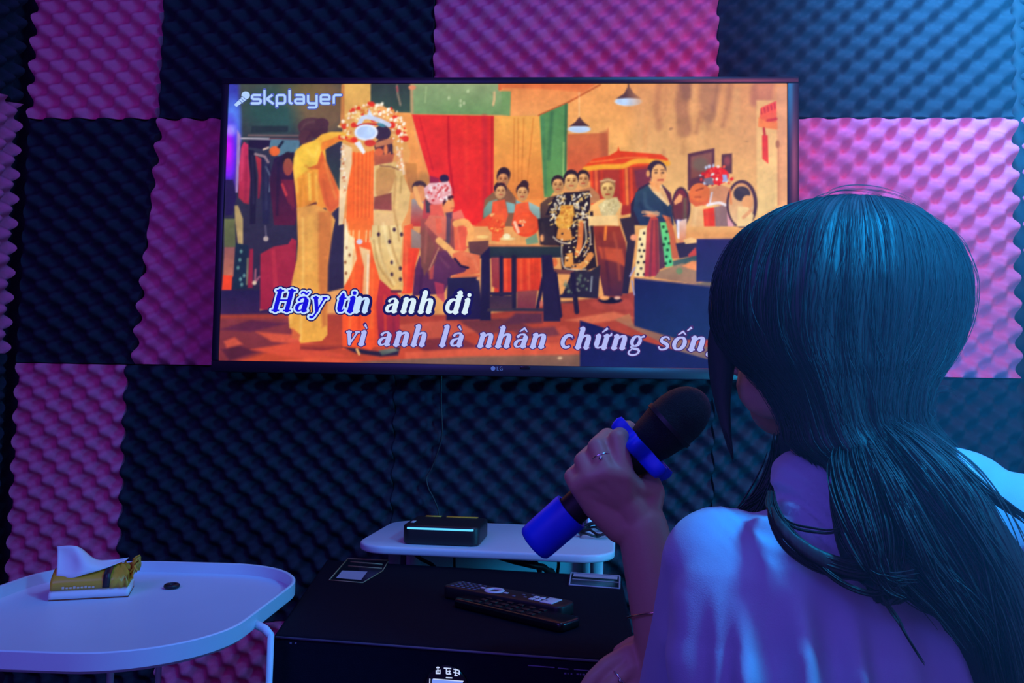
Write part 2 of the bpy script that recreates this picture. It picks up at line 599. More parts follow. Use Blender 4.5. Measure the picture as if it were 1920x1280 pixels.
# ---- the video picture, painted cell by cell as a colour map on the flat screen
class Picture:
    S = 1.5
    X0, Y0 = 396.0, 146.0
    W, H = 728, 372

    def __init__(self):
        self.c = np.zeros((self.H, self.W, 3))
        self.o = (0, 0, 1.0)

    def frame(self, ox, oy, s):
        self.o = (ox, oy, s)

    def T(self, pts):
        p = np.asarray(pts, float).reshape(-1, 2)
        return p * self.o[2] + np.array(self.o[:2])

    def win(self, lo, hi, pad=4):
        j0 = int(max(0, (lo[0] - pad - self.X0) / self.S))
        j1 = int(min(self.W, (hi[0] + pad - self.X0) / self.S + 2))
        i0 = int(max(0, (lo[1] - pad - self.Y0) / self.S))
        i1 = int(min(self.H, (hi[1] + pad - self.Y0) / self.S + 2))
        if j1 <= j0 or i1 <= i0:
            return None
        X, Y = np.meshgrid(self.X0 + np.arange(j0, j1) * self.S, self.Y0 + np.arange(i0, i1) * self.S)
        return slice(i0, i1), slice(j0, j1), X, Y

    def put(self, w, alpha, col, col2=None, y0=0, y1=1, horiz=False):
        si, sj, X, Y = w
        c = np.array(col, float)
        if col2 is not None:
            t = np.clip(((X if horiz else Y) - y0) / (y1 - y0 + 1e-9), 0, 1)[..., None]
            c = c * (1 - t) + np.array(col2, float) * t
        a = alpha[..., None]
        self.c[si, sj] = self.c[si, sj] * (1 - a) + c * a

    def poly(self, pts, col, col2=None, a=1.0, soft=1.6, horiz=False, raw=False):
        p = self.T(pts) if not raw else np.asarray(pts, float)
        w = self.win(p.min(0), p.max(0), 3 + soft)
        if w is None:
            return
        _, _, X, Y = w
        ins = np.zeros(X.shape, bool)
        d2 = np.full(X.shape, 1e9)
        for k in range(len(p)):
            (x1, y1), (x2, y2) = p[k], p[(k + 1) % len(p)]
            ex, ey = x2 - x1, y2 - y1
            t = np.clip(((X - x1) * ex + (Y - y1) * ey) / (ex * ex + ey * ey + 1e-9), 0, 1)
            d2 = np.minimum(d2, (X - x1 - t * ex) ** 2 + (Y - y1 - t * ey) ** 2)
            if y1 != y2:
                hit = ((y1 > Y) != (y2 > Y)) & (X < (x2 - x1) * (Y - y1) / (y2 - y1) + x1)
                ins ^= hit
        sd = np.sqrt(d2) * np.where(ins, -1, 1)
        al = np.clip(0.5 - sd / soft, 0, 1) * a
        k = 0 if horiz else 1
        self.put(w, al, col, col2, p[:, k].min(), p[:, k].max(), horiz)

    def ell(self, cx, cy, rx, ry, col, col2=None, a=1.0, soft=1.6, rot=0.0):
        c = self.T([(cx, cy)])[0]
        rx, ry = rx * self.o[2], ry * self.o[2]
        R = max(rx, ry) + soft
        w = self.win(c - R, c + R, 2)
        if w is None:
            return
        _, _, X, Y = w
        dx, dy = X - c[0], Y - c[1]
        x = dx * math.cos(rot) + dy * math.sin(rot)
        y = -dx * math.sin(rot) + dy * math.cos(rot)
        q = np.sqrt((x / rx) ** 2 + (y / ry) ** 2)
        sd = (q - 1) * min(rx, ry)
        self.put(w, np.clip(0.5 - sd / soft, 0, 1) * a, col, col2, c[1] - ry, c[1] + ry)

    def line(self, pts, wid, col, a=1.0, soft=1.4, smooth=0):
        p = self.T(pts)
        if smooth:
            p = smooth_path(np.c_[p, np.zeros(len(p))], smooth)[:, :2]
        wid = wid * self.o[2]
        w = self.win(p.min(0), p.max(0), 3 + soft + wid)
        if w is None:
            return
        _, _, X, Y = w
        d2 = np.full(X.shape, 1e9)
        for (x1, y1), (x2, y2) in zip(p[:-1], p[1:]):
            ex, ey = x2 - x1, y2 - y1
            t = np.clip(((X - x1) * ex + (Y - y1) * ey) / (ex * ex + ey * ey + 1e-9), 0, 1)
            d2 = np.minimum(d2, (X - x1 - t * ex) ** 2 + (Y - y1 - t * ey) ** 2)
        sd = np.sqrt(d2) - wid / 2
        self.put(w, np.clip(0.5 - sd / soft, 0, 1) * a, col)

    def dots(self, n, region, rad, cols, a=1.0):
        """scattered flecks inside an ellipse (cx, cy, rx, ry)"""
        for _ in range(n):
            t, q = rng.uniform(0, 2 * PI), math.sqrt(rng.uniform(0, 1))
            c = cols[rng.integers(len(cols))]
            self.ell(region[0] + region[2] * q * math.cos(t), region[1] + region[3] * q * math.sin(t),
                     rng.uniform(.6, 1.3) * rad, rng.uniform(.6, 1.3) * rad, c, a=a, soft=1.2)


def face(P, x, y, r, skin, hair, hr=1.12, up=.35, eyes=True, look=0.0, dark=(90, 40, 20)):
    """a small front-facing head: hair, face, brows, eyes, nose shade, mouth"""
    P.ell(x, y - r * .30, r * .84 * hr, r * .98 * hr, hair)
    P.ell(x, y + r * .16, r * .80, r * 1.06, skin, tuple(int(c * .80) for c in skin))
    P.ell(x + r * .42, y + r * .2, r * .34, r * .8, tuple(int(c * .72) for c in skin), a=.55, soft=3)
    P.ell(x - r * .15, y - r * .25, r * .5, r * .4, tuple(min(255, int(c * 1.08)) for c in skin), a=.6, soft=3)
    P.poly([(x - r * .8, y - r * .25), (x - r * .55, y - r * .75), (x, y - r * .85), (x + r * .55, y - r * .75), (x + r * .82, y - r * .25), (x + r * .95, y - r * .6), (x + r * .5, y - r * 1.25), (x - r * .5, y - r * 1.25), (x - r * .95, y - r * .6)], hair, soft=1.4)
    if eyes:
        for s in (-1, 1):
            P.ell(x + s * r * .34 + look * r, y - r * .02, r * .20, r * .10, dark, a=.8, soft=1)
            P.line([(x + s * r * .16 + look * r, y - r * .24), (x + s * r * .52 + look * r, y - r * .22)], r * .12, dark, a=.7, soft=1)
        P.line([(x + look * r, y), (x + look * r * 1.3, y + r * .35)], r * .14, dark, a=.3, soft=1)
        P.line([(x - r * .22 + look * r, y + r * .62), (x + r * .22 + look * r, y + r * .62)], r * .16, (170, 50, 40), a=.85, soft=1)


def paint_video(P):
    # back wall, warm ochre
    P.frame(0, 0, 1)
    P.poly([(390, 140), (1500, 140), (1500, 700), (390, 700)], (232, 160, 92))
    # dark wardrobe zone on the left
    P.poly([(390, 140), (645, 140), (645, 540), (390, 600)], (54, 60, 80), (44, 36, 66))
    P.poly([(440, 150), (642, 150), (642, 262), (452, 262)], (70, 78, 72), (52, 62, 72), soft=14)
    P.ell(520, 205, 60, 40, (38, 92, 88), a=.55, soft=26)
    P.ell(605, 200, 50, 60, (132, 98, 66), a=.8, soft=36)
    P.ell(570, 175, 40, 24, (120, 104, 58), a=.6, soft=24)
    # violet reflection on the screen, painted in down the left edge
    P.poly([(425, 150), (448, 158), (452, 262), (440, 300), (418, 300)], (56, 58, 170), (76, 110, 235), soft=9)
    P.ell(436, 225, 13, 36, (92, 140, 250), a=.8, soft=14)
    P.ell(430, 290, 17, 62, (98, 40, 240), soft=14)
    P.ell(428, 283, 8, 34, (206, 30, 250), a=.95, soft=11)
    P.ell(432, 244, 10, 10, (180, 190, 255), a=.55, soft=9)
    # rail, hats, hanging clothes
    F = lambda: P.frame(400, 140, .21875)
    F()
    P.poly([(330, 440), (640, 440), (640, 490), (320, 500)], (40, 52, 62))
    P.poly([(480, 548), (740, 560), (735, 660), (560, 700), (480, 640)], (84, 122, 146))
    P.line([(240, 545), (480, 550)], 14, (196, 186, 200))
    P.line([(300, 520), (730, 522)], 12, (150, 110, 110), a=.8)
    P.line([(480, 548), (740, 552)], 6, (150, 60, 60))
    P.poly([(300, 560), (490, 560), (480, 620), (430, 640), (300, 620)], (38, 30, 62))
    P.poly([(205, 470), (235, 520), (225, 760), (210, 1010), (190, 1010)], (168, 138, 196), a=.9)
    P.poly([(240, 620), (262, 575), (300, 600), (300, 720), (318, 900), (305, 1110), (262, 1100), (215, 1050), (220, 800)], (206, 52, 100), (160, 44, 66))
    P.poly([(300, 640), (350, 650), (370, 900), (360, 1280), (310, 1280), (320, 900)], (34, 30, 58))
    P.poly([(360, 690), (410, 720), (410, 900), (395, 1060), (380, 1060), (385, 860)], (184, 52, 66), (130, 34, 60))
    P.poly([(410, 700), (480, 720), (500, 900), (480, 1280), (420, 1280)], (40, 40, 74))
    P.line([(450, 790), (490, 870), (480, 1000)], 16, (110, 120, 150), a=.7)
    P.line([(360, 680), (440, 700), (470, 750)], 22, (170, 140, 150), a=.8)
    P.ell(525, 655, 45, 42, (236, 104, 50))
    P.line([(430, 640), (470, 625)], 16, (220, 190, 170))
    P.line([(560, 620), (595, 575)], 22, (34, 40, 60))
    # second dark figure behind the man in yellow
    P.poly([(520, 720), (600, 680), (690, 660), (720, 1180), (700, 1290), (520, 1290), (480, 900)], (40, 32, 66), (88, 30, 58))
    P.ell(640, 740, 52, 80, (44, 32, 50))
    P.ell(640, 790, 42, 75, (156, 82, 62), (150, 66, 60))
    P.poly([(580, 900), (690, 900), (700, 1140), (640, 1100), (590, 980)], (110, 36, 60))
    P.line([(590, 940), (625, 1030)], 22, (196, 60, 66), a=.9)
    P.poly([(100, 900), (170, 900), (200, 1050), (165, 1200), (100, 1210)], (40, 30, 80))
    P.frame(400, 410, .2265)
    P.poly([(90, 0), (180, 0), (185, 235), (90, 235)], (106, 112, 76), (92, 96, 70))
    P.poly([(175, -110), (205, -110), (245, 0), (245, 215), (205, 215), (180, 0)], (172, 146, 100), (190, 160, 110))
    P.poly([(92, 235), (180, 235), (165, 480), (80, 480)], (140, 84, 86), (190, 110, 90))
    P.poly([(80, 465), (158, 470), (150, 590), (70, 590)], (240, 70, 44))
    P.poly([(185, 200), (290, 220), (270, 580), (165, 580)], (30, 44, 70))
    for (x, y) in ((230, 270), (205, 405), (235, 545), (255, 470), (220, 340), (225, 500)):
        P.ell(x, y, 12, 16, (110, 160, 160), a=.8)
    P.line([(285, 330), (278, 540)], 18, (150, 140, 110), a=.7)
    P.poly([(300, 250), (330, 250), (325, 570), (285, 570)], (150, 36, 64))
    P.line([(430, 60), (440, 180)], 14, (90, 84, 110))
    P.ell(435, 165, 22, 20, (180, 160, 160))
    P.poly([(390, 290), (500, 230), (620, 210), (650, 160), (690, 180), (680, 420), (640, 620), (440, 760), (385, 750)], (166, 44, 66), (156, 36, 66))
    P.poly([(480, 260), (510, 250), (540, 620), (500, 640)], (196, 52, 72), a=.6)
    P.line([(350, 420), (345, 530), (380, 480)], 16, (180, 100, 120), a=.8)
    P.ell(340, 530, 18, 18, (220, 190, 170))
    # dark floor strip on the left, then the checked red floor
    P.poly([(60, 590), (385, 590), (385, 760), (640, 720), (640, 830), (50, 840)], (38, 32, 78), (60, 36, 80))
    P.frame(0, 0, 1)
    P.poly([(400, 590), (560, 588), (900, 590), (1100, 560), (1240, 540), (1500, 600), (1500, 700), (400, 700)], (150, 58, 50), (206, 76, 46), soft=5)
    P.poly([(405, 596), (545, 596), (560, 640), (405, 690)], (132, 56, 66), (120, 46, 56), soft=8)
    for pts, c in (([(410, 618), (470, 600), (540, 606), (470, 622)], (96, 40, 70)), ([(415, 655), (450, 648), (480, 660), (430, 676)], (86, 36, 58)),
                   ([(420, 640), (440, 632), (455, 645), (425, 652)], (206, 84, 66)), ([(480, 622), (560, 628), (600, 650), (510, 640)], (210, 84, 62)),
                   ([(470, 655), (560, 640), (650, 668), (560, 672)], (216, 80, 56)), ([(500, 680), (600, 668), (700, 678), (640, 690)], (222, 86, 56)),
                   ([(740, 610), (840, 600), (900, 620), (800, 640)], (196, 84, 62)), ([(760, 640), (860, 630), (900, 652), (800, 660)], (128, 50, 56)),
                   ([(860, 600), (960, 596), (1000, 616), (900, 628)], (112, 52, 58)), ([(960, 640), (1060, 610), (1080, 640), (1000, 655)], (190, 76, 58)),
                   ([(760, 660), (1085, 640), (1085, 665), (760, 680)], (216, 90, 62)), ([(1100, 565), (1180, 560), (1190, 580), (1120, 580)], (176, 70, 56)),
                   ([(1060, 600), (1150, 584), (1190, 596), (1110, 606)], (216, 108, 74)), ([(960, 618), (1040, 612), (1050, 628), (980, 636)], (120, 56, 66))):
        P.poly(pts, c, soft=5)
    P.poly([(700, 676), (880, 668), (1090, 664), (1090, 700), (400, 700), (420, 690), (620, 684)], (138, 96, 78), (110, 84, 76), soft=5)
    P.ell(1050, 671, 4, 2.5, (230, 190, 150), soft=3)
    # cream pillar, ceiling band and green board
    P.poly([(643, 150), (697, 150), (697, 240), (770, 260), (800, 420), (640, 420)], (226, 176, 92), (236, 150, 80))
    P.poly([(640, 158), (646, 158), (646, 240), (638, 240)], (205, 130, 70))
    P.frame(660, 150, .211)
    P.poly([(165, 30), (520, 30), (520, 290), (370, 285), (280, 230), (165, 200)], (52, 62, 64), (60, 84, 72))
    P.line([(400, 50), (405, 120), (430, 220)], 20, (150, 130, 110), a=.8)
    P.line([(400, 60), (405, 100)], 18, (180, 70, 80), a=.7)
    P.poly([(520, 30), (1310, 30), (1310, 100), (1410, 100), (1410, 312), (520, 300)], (148, 166, 120), (112, 152, 96))
    P.poly([(560, 60), (800, 40), (800, 290), (560, 290)], (126, 152, 106), a=.5, soft=20)
    P.line([(530, 60), (535, 290)], 26, (190, 150, 110), a=.8)
    P.ell(535, 65, 34, 22, (226, 140, 100))
    P.line([(660, 60), (650, 200)], 14, (160, 186, 130), a=.7)
    for (x, y) in ((965, 185), (965, 225), (860, 160), (1030, 100), (995, 205)):
        P.ell(x, y, 12, 16, (190, 206, 160), a=.8)
    P.line([(1265, 110), (1265, 170), (1255, 220)], 22, (226, 180, 130), a=.8)
    P.poly([(1300, 30), (1700, 30), (1700, 110), (1300, 90)], (222, 104, 58))
    P.poly([(1400, 95), (1430, 95), (1430, 320), (1400, 320)], (226, 120, 70))
    # yellow cloth left of the red curtain, red curtain, ochre curtains
    P.poly([(370, 285), (530, 300), (560, 500), (690, 850), (690, 1000), (450, 1000), (520, 640)], (238, 156, 78), (240, 150, 76))
    P.poly([(470, 735), (575, 740), (585, 1000), (500, 1000)], (206, 134, 62), (190, 120, 66))
    P.ell(640, 880, 60, 60, (166, 116, 60), a=.7, soft=10)
    P.poly([(530, 305), (1262, 318), (1258, 1290), (930, 1290), (690, 860), (600, 560)], (230, 50, 40), (236, 44, 32))
    P.line([(855, 330), (862, 700), (900, 1000)], 22, (178, 26, 30), a=.75, soft=3)
    P.line([(1175, 330), (1190, 800), (1180, 1200)], 46, (190, 40, 52), a=.6, soft=8)
    P.line([(1245, 330), (1240, 1200)], 16, (180, 34, 40), a=.8, soft=3)
    P.line([(600, 340), (720, 800)], 16, (200, 36, 34), a=.7, soft=3)
    P.line([(1010, 330), (1020, 1000)], 30, (244, 62, 42), a=.5, soft=6)
    P.poly([(1265, 318), (1700, 320), (1700, 1300), (1258, 1300)], (244, 166, 76), (240, 140, 66))
    P.frame(940, 150, .211)
    P.poly([(0, 95), (85, 95), (80, 320), (0, 310)], (118, 156, 98))
    P.poly([(0, 30), (870, 30), (600, 200), (340, 300), (140, 320), (80, 320), (90, 100), (0, 95)], (236, 140, 78), (244, 160, 92))
    P.poly([(0, 30), (850, 30), (730, 110), (380, 80), (0, 70)], (220, 108, 60), (230, 126, 70), soft=3)
    P.poly([(0, 320), (340, 320), (380, 1060), (0, 1060)], (246, 172, 80), (232, 132, 60))
    for x0, x1 in ((115, 105), (200, 180), (285, 230), (150, 150)):
        P.line([(x0, 340), (x1, 900)], 9, (206, 112, 46), a=.7, soft=2)
    P.poly([(590, 200), (880, 40), (1500, 30), (1500, 700), (590, 700)], (240, 158, 88), (246, 180, 104), soft=2)
    P.line([(330, 315), (600, 195), (880, 40)], 14, (190, 90, 46))
    P.poly([(340, 315), (590, 205), (575, 860), (430, 1040), (380, 1040)], (86, 142, 86), (98, 150, 84))
    P.line([(450, 290), (420, 700)], 34, (60, 106, 72), a=.7, soft=5)
    P.line([(575, 220), (570, 800)], 22, (50, 96, 66), a=.8, soft=4)
    P.line([(555, 560), (550, 840)], 14, (160, 200, 120), a=.8, soft=3)
    P.line([(370, 340), (395, 1000)], 24, (66, 120, 86), a=.6, soft=5)
    # wall niche, lamps
    P.poly([(585, 480), (940, 470), (950, 420), (950, 900), (585, 900)], (206, 112, 66), (222, 92, 56), soft=3)
    P.poly([(880, 470), (945, 440), (940, 690), (880, 690)], (176, 88, 58), a=.7, soft=8)
    P.line([(690, 110), (690, 340)], 5, (250, 220, 170))
    P.ell(692, 437, 100, 32, (206, 226, 255))
    P.poly([(605, 410), (660, 370), (688, 330), (700, 330), (735, 375), (785, 410)], (100, 66, 66), (70, 44, 56))
    P.ell(692, 437, 86, 24, (196, 220, 255))
    P.line([(1130, 40), (1130, 80)], 14, (80, 50, 50))
    P.ell(1130, 190, 122, 40, (226, 236, 255))
    P.poly([(1020, 165), (1090, 120), (1122, 60), (1140, 60), (1175, 115), (1245, 165)], (110, 70, 66), (84, 54, 60))
    P.ell(1130, 192, 112, 32, (190, 216, 255))
    # stained plaster on the right
    P.frame(1200, 150, .211)
    P.poly([(-60, 30), (1310, 30), (1310, 1300), (-60, 1300)], (214, 146, 96), (246, 206, 132), a=.75, soft=30)
    for pts, wd, c, a in (([(170, 40), (150, 250), (170, 420)], 60, (180, 114, 80), .55), ([(230, 40), (220, 300)], 30, (196, 130, 86), .5),
                          ([(400, 30), (370, 240), (400, 440)], 120, (168, 110, 82), .75), ([(400, 30), (420, 130)], 90, (140, 92, 78), .6),
                          ([(600, 30), (590, 170), (610, 300)], 130, (176, 120, 88), .7), ([(690, 40), (660, 220), (620, 340)], 50, (140, 92, 76), .6),
                          ([(800, 40), (780, 220), (740, 400)], 40, (172, 112, 78), .6), ([(540, 300), (500, 460)], 40, (176, 116, 80), .6),
                          ([(370, 380), (360, 470)], 90, (180, 124, 84), .55), ([(620, 300), (600, 420)], 70, (190, 134, 90), .6),
                          ([(390, 540), (385, 640)], 34, (206, 146, 92), .7), ([(210, 630), (205, 690)], 30, (196, 136, 92), .7),
                          ([(1100, 40), (1080, 160)], 190, (196, 116, 92), .6), ([(1010, 60), (1010, 200)], 60, (166, 104, 80), .5)):
        P.line(pts, wd, c, a=a, soft=9, smooth=12)
    P.ell(278, 432, 18, 12, (120, 80, 66), a=.8, rot=-.4)
    P.ell(945, 545, 18, 7, (190, 140, 90), a=.7)
    P.poly([(1035, 180), (1215, 180), (1230, 1110), (1040, 1220)], (240, 190, 120), (246, 214, 144), a=.9, soft=3)
    P.poly([(1215, 60), (1310, 60), (1310, 1110), (1225, 1120)], (222, 158, 110), (240, 176, 120), soft=3)
    P.line([(1230, 540), (1228, 1110)], 10, (190, 120, 78), a=.8)
    P.ell(1222, 570, 18, 36, (150, 90, 60), a=.7)
    P.line([(1250, 560), (1245, 1110)], 6, (206, 140, 92), a=.7)
    # red paper slip with orange foot and tassel
    P.poly([(1075, 245), (1210, 185), (1220, 440), (1050, 415)], (240, 70, 60), (250, 130, 60))
    for k in range(5):
        P.line([(1075 + k * 30, 262 - k * 12), (1080 + k * 30, 300 - k * 12)], 14, (176, 30, 40), a=.7)
    P.line([(1135, 360), (1210, 345)], 26, (190, 30, 40), a=.7)
    P.poly([(1052, 330), (1120, 370), (1222, 380), (1220, 440), (1050, 415)], (252, 140, 66), a=.85)
    P.line([(1100, 430), (1110, 500)], 22, (190, 50, 40))
    P.poly([(1085, 490), (1135, 490), (1142, 745), (1088, 700)], (228, 52, 40), (236, 70, 46))
    # framed prints
    P.poly([(425, 655), (662, 605), (662, 860), (560, 1000), (425, 980)], (92, 52, 66))
    P.poly([(450, 680), (640, 640), (640, 820), (450, 880)], (140, 90, 82), (128, 72, 62), soft=4)
    P.ell(540, 750, 70, 60, (112, 98, 84), a=.8, soft=8)
    P.poly([(725, 660), (818, 650), (818, 830), (725, 830)], (88, 54, 62))
    P.ell(775, 720, 28, 40, (156, 74, 78), a=.8, soft=4)
    # red parasol and its drapes
    P.frame(940, 150, .211)
    P.poly([(790, 780), (1200, 760), (1320, 750), (1320, 1150), (1080, 1200), (820, 1100)], (176, 58, 44), (170, 50, 44))
    for x, c in ((800, (240, 74, 36)), (840, (250, 110, 60)), (890, (206, 62, 40)), (1080, (236, 66, 34)), (1110, (250, 130, 60)), (1150, (236, 76, 40)), (1060, (200, 50, 34))):
        P.line([(x, 790), (x + 10, 1100)], 26, c, a=.9, soft=3)
    P.poly([(1180, 800), (1330, 780), (1330, 960), (1200, 960)], (124, 52, 70), soft=4)
    P.poly([(740, 760), (820, 700), (960, 670), (1030, 630), (1040, 590), (1052, 630), (1180, 640), (1420, 660), (1480, 700), (1480, 745), (1300, 760), (1000, 790), (745, 800)], (228, 62, 26), (240, 76, 30))
    P.line([(745, 790), (900, 770), (1080, 765), (1180, 725), (1330, 720), (1480, 740)], 44, (252, 172, 50), soft=3, smooth=24)
    P.line([(790, 730), (960, 712), (1100, 690), (1300, 690)], 12, (250, 130, 60), a=.8, smooth=16)
    # seated pair and man, centre left
    P.frame(660, 150, .211)
    P.poly([(1180, 1060), (1250, 1000), (1420, 1000), (1480, 1300), (1150, 1300)], (140, 96, 66))
    face(P, 1350, 860, 62, (226, 150, 96), (50, 34, 44))
    P.poly([(1170, 1150), (1215, 1080), (1290, 1060), (1290, 1200), (1170, 1220)], (118, 160, 146), (110, 140, 128))
    P.poly([(1380, 1070), (1450, 1060), (1530, 1100), (1560, 1220), (1380, 1200)], (126, 176, 180))
    P.poly([(1250, 1080), (1390, 1060), (1380, 1180), (1440, 1300), (1080, 1300), (1240, 1180)], (236, 84, 46), (238, 72, 36))
    face(P, 1318, 985, 60, (246, 180, 120), (60, 36, 44))
    P.line([(1240, 1200), (1330, 1190)], 30, (250, 180, 110))
    # man with the pale headdress, seen from the side, and his companion
    P.poly([(530, 1060), (600, 1040), (690, 1100), (690, 1300), (520, 1300)], (150, 160, 160), (206, 60, 46))
    P.ell(600, 950, 66, 56, (72, 50, 52))
    P.ell(605, 1010, 62, 74, (232, 150, 92))
    P.line([(560, 960), (600, 1090), (640, 1140)], 40, (246, 176, 104))
    P.ell(820, 875, 42, 36, (44, 36, 66))
    P.poly([(690, 850), (770, 870), (780, 930), (690, 920)], (150, 40, 66))
    P.poly([(640, 1060), (800, 1100), (840, 1300), (620, 1300)], (200, 76, 66), (190, 70, 76))
    P.ell(850, 1110, 60, 84, (244, 170, 96), (230, 130, 80))
    P.poly([(800, 1050), (840, 1010), (905, 1030), (900, 1050), (850, 1060), (810, 1120)], (70, 34, 44))
    P.poly([(640, 960), (690, 915), (780, 910), (860, 900), (885, 960), (890, 1020), (830, 1040), (800, 1100), (760, 1120), (690, 1090), (650, 1040)], (240, 190, 196), (238, 150, 150))
    P.dots(60, (765, 1000, 110, 90), 11, [(252, 232, 232), (220, 90, 90), (250, 210, 210), (206, 70, 70), (240, 220, 236)])
    P.poly([(650, 1050), (700, 1100), (700, 1180), (660, 1180)], (70, 60, 70))
    P.poly([(690, 1110), (800, 1100), (830, 1300), (700, 1300)], (236, 100, 78), a=.9)
    P.poly([(830, 1180), (900, 1170), (890, 1290), (850, 1300)], (90, 60, 80))
    P.poly([(890, 1180), (970, 1150), (1030, 1290), (890, 1300)], (228, 110, 90))
    P.line([(860, 1060), (880, 1065)], 10, (80, 36, 30), a=.9)
    P.line([(880, 1140), (915, 1135)], 10, (180, 60, 50), a=.8)
    # young men and the embroidered coat, centre
    P.frame(940, 150, .211)
    P.poly([(0, 900), (60, 960), (130, 1050), (130, 1300), (0, 1300)], (134, 90, 66))
    face(P, 15, 880, 60, (226, 150, 96), (52, 34, 44))
    P.poly([(-60, 1080), (30, 1060), (60, 1200), (30, 1290), (-60, 1290)], (238, 90, 50))
    face(P, -5, 985, 54, (246, 180, 120), (60, 36, 44))
    P.poly([(40, 1080), (120, 1100), (120, 1180), (60, 1180)], (126, 170, 170))
    P.poly([(130, 1110), (240, 1080), (340, 1130), (360, 1280), (100, 1290)], (150, 180, 176), (130, 160, 156))
    P.poly([(130, 1100), (240, 1080), (250, 1150), (320, 1240), (200, 1290), (90, 1290)], (242, 100, 56), (240, 76, 40))
    P.ell(205, 930, 38, 42, (60, 38, 46))
    face(P, 188, 1000, 60, (248, 180, 116), (64, 40, 46))
    P.poly([(345, 1100), (420, 1040), (560, 1010), (560, 1300), (345, 1300)], (112, 80, 62), (56, 40, 50))
    face(P, 503, 930, 62, (244, 176, 112), (52, 36, 44))
    P.poly([(680, 980), (800, 950), (870, 1020), (880, 1080), (780, 1100)], (190, 124, 82))
    face(P, 728, 880, 60, (244, 176, 112), (52, 36, 44))
    P.poly([(560, 960), (690, 960), (700, 1010), (560, 1010)], (236, 160, 96))
    face(P, 622, 895, 72, (250, 190, 120), (48, 34, 46))
    P.poly([(470, 1040), (560, 1000), (700, 990), (785, 980), (790, 1110), (770, 1290), (480, 1290), (480, 1200), (390, 1200), (430, 1110)], (40, 32, 44))
    # woman in the pale top beside him
    P.poly([(790, 1120), (880, 1060), (1010, 1040), (1075, 1100), (1050, 1290), (770, 1300)], (246, 190, 112), (240, 176, 110))
    P.poly([(860, 1110), (930, 1060), (1030, 1040), (1060, 1120), (1000, 1220), (900, 1220)], (214, 196, 140), (206, 186, 136))
    P.dots(50, (960, 1130, 80, 70), 8, [(236, 220, 170), (180, 160, 110), (230, 206, 150)], a=.8)
    face(P, 945, 970, 74, (250, 200, 124), (158, 112, 72), hr=1.1)
    P.line([(880, 900), (950, 885), (1010, 900)], 16, (230, 190, 140), a=.8)
    P.poly([(1150, 1100), (1220, 960), (1330, 900), (1340, 1290), (1150, 1290)], (56, 42, 70), (50, 36, 60))
    # lower halves, centre
    P.frame(940, 410, .2265)
    P.poly([(-70, -30), (20, -40), (20, 120), (-20, 190), (-80, 180)], (244, 100, 50))
    P.ell(-40, 60, 70, 60, (238, 84, 40))
    P.dots(14, (-30, 60, 60, 50), 10, [(250, 170, 80), (250, 130, 60), (200, 60, 30)])
    P.ell(205, 50, 110, 100, (238, 76, 36))
    P.ell(200, 40, 96, 84, (246, 92, 48), a=.8)
    P.dots(10, (170, 40, 30, 30), 9, [(60, 30, 50), (250, 220, 180), (250, 180, 120)])
    P.line([(110, 30), (140, 110)], 26, (250, 220, 190), a=.8)
    P.poly([(200, 170), (290, 120), (310, 200), (210, 215)], (120, 150, 120))
    P.poly([(300, 0), (440, -20), (520, 200), (460, 240), (320, 215)], (44, 38, 50), (60, 44, 50))
    P.ell(338, 160, 16, 30, (240, 160, 100))
    # embroidered coat body
    P.poly([(440, -60), (760, -60), (770, 240), (790, 400), (680, 440), (500, 420), (480, 240), (440, 150)], (42, 30, 40))
    P.ell(520, 20, 72, 70, (224, 160, 62))
    P.dots(24, (520, 20, 62, 60), 10, [(246, 196, 90), (190, 110, 40), (240, 170, 70)])
    P.poly([(470, 80), (570, 80), (590, 170), (515, 185), (455, 160)], (220, 140, 66))
    P.line([(430, 150), (480, 190), (560, 205), (620, 180)], 10, (236, 214, 190), smooth=14)
    P.line([(660, 30), (650, 200), (630, 290)], 44, (222, 120, 62), smooth=12)
    P.line([(690, 20), (700, 180), (640, 300)], 9, (236, 220, 190), smooth=12)
    P.line([(730, 60), (735, 210), (680, 310)], 9, (230, 210, 190), smooth=12)
    P.poly([(530, 290), (590, 280), (600, 400), (520, 400)], (226, 150, 70))
    P.line([(600, 400), (680, 380), (740, 300)], 50, (222, 140, 72), smooth=12)
    P.line([(500, 210), (500, 300), (520, 400), (600, 420), (700, 420)], 9, (230, 210, 190), smooth=18)
    P.dots(70, (620, 240, 150, 200), 8, [(246, 220, 180), (230, 160, 80), (30, 24, 40), (240, 200, 120)])
    P.frame(940, 150, .211)
    for _ in range(130):
        x, y = rng.uniform(435, 785), rng.uniform(1000, 1290)
        if 540 < x < 640 and y > 1090:
            continue
        an = rng.uniform(0, PI)
        L = rng.uniform(15, 34)
        P.line([(x, y), (x + L * math.cos(an), y + L * math.sin(an))], 11, [(250, 240, 220), (240, 226, 200), (236, 190, 110)][rng.integers(3)], soft=1.2)
    P.poly([(530, 1110), (640, 1110), (650, 1200), (600, 1290), (500, 1280)], (230, 160, 64))
    P.dots(30, (575, 1190, 60, 80), 12, [(246, 196, 90), (200, 120, 46), (250, 180, 80)])
    # his stool, trousers of the woman in the pale top, shoes
    P.frame(940, 410, .2265)
    P.poly([(760, 60), (980, 60), (1030, 200), (1040, 400), (1000, 640), (850, 640), (800, 400)], (158, 58, 40), (74, 36, 60))
    P.poly([(800, 230), (1000, 250), (1030, 400), (960, 360), (830, 330)], (196, 80, 50), soft=5)
    P.line([(865, 70), (858, 170)], 22, (246, 130, 50))
    P.poly([(720, -20), (960, -30), (970, 60), (880, 50), (720, 60)], (248, 206, 140))
    P.poly([(980, 0), (1100, -20), (1110, 200), (1050, 620), (1000, 620), (1040, 200)], (60, 46, 60), (40, 30, 60))
